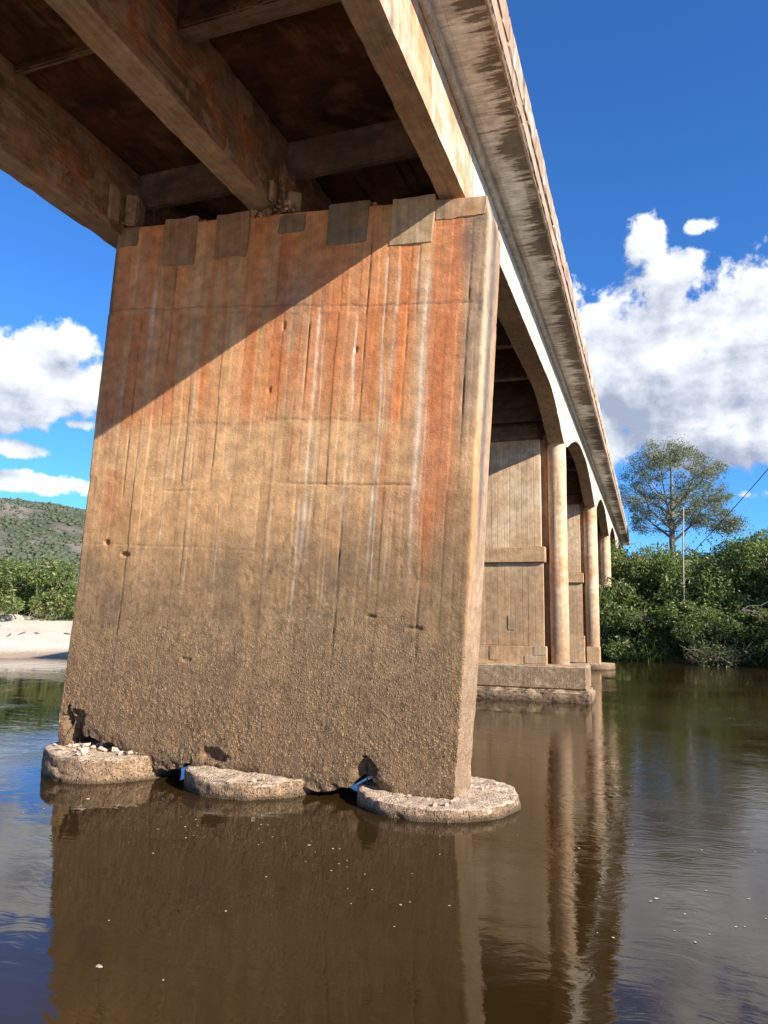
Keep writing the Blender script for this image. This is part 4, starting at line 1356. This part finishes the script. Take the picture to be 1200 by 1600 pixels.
# tall tree
def build_tall_tree():
    base = Vector((2.0, 62, gz(2.0, 62) - .3))
    root = empty('tall_tree', base, 'tall open-crowned tree with pale leaves rising above the bushes behind the pole', 'tree')
    rn = np.random.default_rng(8)
    H0 = 16.5 - base.z
    cz = H0 - 4.6
    # leaf clumps: a broad dome, thinner inside than on the outside, with a low arm to the right
    cl = []
    while len(cl) < 250:
        d = rn.normal(size=3); d /= np.linalg.norm(d)
        q = rn.uniform(.35, 1.0) ** .5
        w = 4.35 * (1 + .13 * vnoise(d[0] * 2, d[1] * 2, d[2] * 2, 5))
        p = np.array([d[0] * w, d[1] * w * .95, d[2] * 4.5]) * q
        if p[2] < -2.9: continue
        cl.append(p + [.15, 0, cz])
    for k in range(26):
        t = rn.uniform(.45, 1)
        cl.append(np.array([1.0 + 3.9 * t, rn.normal() * .7, cz - 2.9 + .4 * rn.normal() + .5 * t]))
    cl = np.array(cl)
    VV = []; FF = []; off = 0
    def tube(pts, rad, seg):
        nonlocal off
        V, F = tube_mesh('t', pts, rad, seg); VV.append(V); FF.append(F + off); off += len(V)
    trunk = [np.array([0, 0, 0.]), np.array([.05, 0, 2.5]), np.array([-.05, 0, 5.0]), np.array([.05, 0, cz - 1]), np.array([.1, 0, cz + 1.5]), np.array([.0, 0, cz + 3.6])]
    tube(trunk, [.30, .26, .22, .16, .09, .03], 8)
    # main limbs first, then a twig from the nearest limb to every clump
    nodes = [np.array([.05, 0, z]) for z in np.linspace(cz - 3.0, cz + 2.5, 8)]
    for k in range(15):
        a = k * 2.4 + rn.uniform(-.3, .3); st = np.array([0, 0, cz - 3.8 + 3.4 * (k / 14)])
        L = rn.uniform(2.8, 3.9) * (1 - .25 * k / 14); e = st + np.array([math.cos(a) * L, math.sin(a) * L, rn.uniform(1.8, 3.6)])
        m = st * .5 + e * .5 + np.array([math.cos(a), math.sin(a), -.5]) * .35
        m2 = (m + e) / 2 + rn.normal(size=3) * .15
        tube([st, m, m2, e], [.11, .075, .05, .02], 5)
        nodes += [m, m2, e, (m + m2) / 2, (m2 + e) / 2]
    nodes = np.array(nodes)
    for c in cl:
        dd = np.linalg.norm((nodes - c) * [1, 1, 1.0], axis=1) + np.where(nodes[:, 2] > c[2], 1.2, 0)
        b = nodes[np.argmin(dd)]
        m = (b + c) / 2 + rn.normal(size=3) * .12 - [0, 0, .1]
        tube([b, m, c], [.030, .020, .010], 3)
    link('trunk', mesh_np('trunk', np.concatenate(VV), np.concatenate(FF)), root, M_bark)
    sz = rn.uniform(.28, .62, len(cl))
    pts = []
    for c, q in zip(cl, sz):
        k = int(60 + 150 * q)
        pts.append(c + rn.normal(size=(k, 3)) * np.array([q, q, q * .72]) * .66)
    c = np.concatenate(pts)
    V, F, tt = leaves(c, .17, (.4, .8), .2, seed=4)
    link('crown', mesh_np('crown', V, F, tt), root, M_leaf_grey)


build_tall_tree()


def build_small_plants():
    # dry twig tangle at the water
    r = np.random.default_rng(12)
    VV = []; FF = []; off = 0
    for i in range(120):
        b = np.array([r.uniform(-1.3, 1.3), r.uniform(-.5, .5), r.uniform(-.1, .5)])
        d = np.array([r.normal() * .8, r.normal() * .5 - .3, r.uniform(.1, 1.1)]); L = r.uniform(.6, 1.6)
        m = b + d * L * .5 + r.normal(size=3) * .12
        e = m + d * L * .4 + r.normal(size=3) * .25
        V, F = tube_mesh('t', [b, m, e], [.016, .012, .006], 3)
        VV.append(V); FF.append(F + off); off += len(V)
    me = mesh_np('dry_branches', np.concatenate(VV), np.concatenate(FF))
    o = link('dry_branches', me, None, M_twig)
    y = float(shore(np.array([2.9]))[0])
    o.location = (2.9, y - 1.35, .05); o.scale = (.85, 1, .75)
    tag(o, 'tangle of dry brown twigs hanging over the water on the right bank', 'dead branches')
    # bare branches showing through the bushes
    for i, (x, y, z, sx, lab) in enumerate(((4.2, 40.0, 2.6, 1.0, 'pale bare branch reaching out of the bushes above the dry twigs'), (.2, 41.9, 2.1, -1.0, 'thin bare branch slanting down in front of the rounded bush'), (5.6, 39.2, .6, 1.0, 'dark bent branch drooping to the water at the right edge'))):
        VV = []; FF = []; off = 0
        for k in range(5):
            b = np.array([0, 0, 0.]); d = np.array([sx * r.uniform(.4, 1), r.normal() * .2, r.uniform(-.3, .5)])
            pts = [b]; 
            for q in range(4):
                pts.append(pts[-1] + d * r.uniform(.3, .5) + r.normal(size=3) * .08)
            V, F = tube_mesh('t', pts, [.035, .028, .02, .014, .007], 4)
            VV.append(V); FF.append(F + off); off += len(V)
        o = link('bare_branch', mesh_np('bare_branch', np.concatenate(VV), np.concatenate(FF)), None, M_twig)
        o.location = (x, y - .75, z); tag(o, lab, 'branch')
    # grass tuft right of pier 3
    n = 900
    c = np.stack([r.normal(size=n) * .75, r.normal(size=n) * .25, np.zeros(n)], -1)
    h = r.uniform(.35, 1.1, n) * np.exp(-(c[:, 0] / 1.4) ** 2); lean = r.normal(size=(n, 2)) * .28
    w = .014
    V = np.stack([c + [-w, 0, 0], c + [w, 0, 0], c + np.stack([lean[:, 0] * .5 + w * .7, lean[:, 1] * .5, h * .65], -1), c + np.stack([lean[:, 0], lean[:, 1], h], -1)], 1).reshape(-1, 3)
    T = np.repeat(r.random((n, 3)), 4, 0)
    o = link('grass_tuft', mesh_np('grass_tuft', V, np.arange(n * 4).reshape(n, 4), T), None, M_grass)
    y = float(shore(np.array([-.35]))[0]); o.location = (-.35, y - 1.2, -.1)
    tag(o, 'tuft of tall light green grass at the water right of the third pier', 'grass', None, 'stuff')
    # second smaller fringe of grass and litter along the whole bank
    n = 6000
    x = r.uniform(-6, 24, n); y = shore(x) + r.uniform(.0, 1.2, n)
    z = height(x, y)
    c = np.stack([x, y, z - .03], -1)
    h = r.uniform(.1, .35, n); lean = r.normal(size=(n, 2)) * .15
    V = np.stack([c + [-w, 0, 0], c + [w, 0, 0], c + np.stack([lean[:, 0] * .5 + w, lean[:, 1] * .5, h * .6], -1), c + np.stack([lean[:, 0], lean[:, 1], h], -1)], 1).reshape(-1, 3)
    o = link('bank_grass', mesh_np('bank_grass', V, np.arange(n * 4).reshape(n, 4), np.repeat(r.random((n, 3)), 4, 0)), None, M_grass)
    tag(o, 'low grass fringe along the foot of the right bank', 'grass', None, 'stuff')
    # leaning pole and the cable
    V, F = tube_mesh('p', [(1.85, 43.6, 3.0), (1.92, 43.6, 6.0), (2.03, 43.6, 8.30)], [.045, .04, .034], 8)
    o = link('pole', mesh_np('pole', V, F), None, M_polemat)
    tag(o, 'thin pale upright pole standing among the bushes in front of the tall tree', 'pole')
    pts = []
    A = Vector((1.33, 46.65, 4.7)); B = Vector((17.5, 34.0, 25.5))
    for i in range(25):
        t = i / 24
        p = A.lerp(B, t); p.z -= 2.2 * 4 * t * (1 - t) * .5
        pts.append(p)
    V, F = tube_mesh('c', pts, .022, 6)
    o = link('cable', mesh_np('cable', V, F), None, M_cable)
    tag(o, 'dark cable slanting up from the bushes to the top right corner', 'cable')


build_small_plants()


# rocks behind the beach
def build_rocks():
    r = random.Random(4)
    for i in range(26):
        x = r.uniform(-42, -30); y = float(shore(np.array([x]))[0]) + r.uniform(14.5, 17.5)
        s = r.uniform(.18, .6)
        bm = bmesh.new(); bmesh.ops.create_icosphere(bm, subdivisions=2, radius=s)
        for v in bm.verts:
            nn = 1 + .3 * float(vnoise(v.co.x * 3 + i, v.co.y * 3, v.co.z * 3, 6))
            v.co *= nn; v.co.z *= .45; v.co.x *= 1.5
        me = bpy.data.meshes.new('rock'); bm.to_mesh(me); bm.free()
        o = link('rock', me, None, M_rock)
        o.location = (x, y, gz(x, y) + s * .1); o.rotation_euler = (0, 0, r.uniform(0, 6))
        tag(o, 'low pale rock among those lying under the bushes behind the beach', 'rock', 'pale rocks behind the beach')


M_rock = concrete('pale_rock', (.50, .46, .40), (.36, .33, .29), stain=(.15, .14, .13), stain_amt=.5, bump=.6)
build_rocks()


# driftwood and litter on the beach
def build_driftwood():
    r = random.Random(9)
    labs = ['thin dark driftwood stick lying on the pale beach', 'short grey stick on the pale beach', 'curved branch washed up on the pale beach', 'dark scrap of wood at the back of the beach']
    for i in range(9):
        x = r.uniform(-35, -25); y = float(shore(np.array([x]))[0]) + (r.uniform(6, 9) if i < 5 else r.uniform(2, 13))
        L = r.uniform(.4, 1.3); a = r.uniform(-.5, .5) - .7
        pts = []
        for k in range(5):
            px = x + math.cos(a) * L * k / 4; py = y + math.sin(a) * L * k / 4 + r.uniform(-.05, .05)
            pts.append((px, py, gz(px, py) + .04 + r.uniform(0, .04)))
        V, F = tube_mesh('d', pts, [.03, .035, .03, .02, .01], 5)
        o = link('driftwood', mesh_np('driftwood', V, F), None, M_twig)
        tag(o, labs[i % 4], 'driftwood', 'driftwood on the beach')


build_driftwood()


# scrub on the far hill
def build_hill_scrub():
    r = np.random.default_rng(77)
    n = 84000
    az = np.radians(r.uniform(-64, -24, n)); R = 80 * np.power(700 / 80., r.uniform(0, 1, n) ** .55)
    x, y = R * np.sin(az), R * np.cos(az)
    keep = (y - shore(x)) > 32
    dens = fbm(x * .02, y * .02, 0, 52, 4)
    rock = fbm(x * .035, y * .035, 0, 41, 5, .65)
    ra = .30 * np.exp(-((np.degrees(az) + 47) / 3.5) ** 2) * np.exp(-((R - 500) / 70) ** 2) * 1.6
    pr = np.where((R > 340) & (R < 610), sstep(.30, -.1, rock + ra) * .8 + .12, .9)
    keep &= (r.random(n) < sstep(-.7, .05, dens + .5 * fbm(x * .07, y * .07, 0, 53, 3))) & (r.random(n) < pr)
    x, y, R = x[keep], y[keep], R[keep]
    z = height(x, y)
    bm = bmesh.new(); bmesh.ops.create_icosphere(bm, subdivisions=1, radius=1)
    bv = np.array([v.co[:] for v in bm.verts]); bf = np.array([[v.index for v in f.verts] for f in bm.faces]); bm.free()
    s = np.clip(np.exp(r.normal(0, .42, len(x))), .4, 1.9) * np.where(R < 250, .5, .85)
    V = np.repeat(bv[None], len(x), 0)
    V = V * (1 + .5 * r.uniform(-1, 1, (len(x), len(bv), 1)))
    V = V * np.stack([s, s, s * r.uniform(.6, .95, len(x))], -1)[:, None, :]
    V = V + np.stack([x, y, z + s * .35], -1)[:, None, :]
    F = (bf[None] + (np.arange(len(x)) * len(bv))[:, None, None]).reshape(-1, 3)
    T = np.repeat(r.random((len(x), 1, 3)), len(bv), 1).reshape(-1, 3)
    o = link('hillside_scrub', mesh_np('hillside_scrub', V.reshape(-1, 3), F, T), None, M_scrub)
    tag(o, 'scrub woodland covering the rocky hill on the left', 'woodland', None, 'stuff')


m_, n_, b_, o_ = new_mat('hill_scrub')
at_ = n_.node('ShaderNodeAttribute', attribute_name='tint')
rr_ = n_.xyz(at_.outputs['Vector'])
n_.put(b_.inputs['Base Color'], n_.mix(rr_[0], (.085, .102, .065), (.105, .12, .078)))
b_.inputs['Roughness'].default_value = .9
b_.inputs['Specular IOR Level'].default_value = .1
M_scrub = m_
build_hill_scrub()


# foam flecks and leaves drifting on the river
def build_flecks():
    m, n, b, o = new_mat('foam_fleck')
    b.inputs['Base Color'].default_value = (.50, .44, .33, 1); b.inputs['Roughness'].default_value = .8
    protos = []
    for k in range(5):
        bm = bmesh.new()
        bmesh.ops.create_icosphere(bm, subdivisions=1, radius=1)
        for v in bm.verts:
            v.co *= 1 + random.uniform(-.3, .3)
            v.co.z *= .22
        me = bpy.data.meshes.new('foam_fleck'); bm.to_mesh(me); bm.free(); me.materials.append(m)
        protos.append(me)
    for i in range(110):
        x = random.uniform(-6.5, 3.0); y = random.uniform(3.6, 8.2) if i % 3 else random.uniform(4, 15)
        if -8 < x < -1.4 and 7.8 < y < 10: continue
        if i < 55:
            q = random.choice(((-6.0, 7.0), (-4.6, 6.6), (-3.4, 6.9), (-2.6, 6.2), (.2, 6.0))); x = random.gauss(q[0], .45); y = random.gauss(q[1], .28)
        ob = link('foam_fleck', protos[i % 5], None)
        s = random.uniform(.004, .009) * (2.0 if random.random() < .08 else 1)
        ob.location = (x, y, .004); ob.scale = (s * random.uniform(1, 1.8), s, s)
        ob.rotation_euler = (0, 0, random.uniform(0, 6.28))
        tag(ob, 'tiny pale fleck of foam drifting on the brown river in the foreground', 'foam', 'foam flecks on the river')


build_flecks()
bpy.context.view_layer.update()
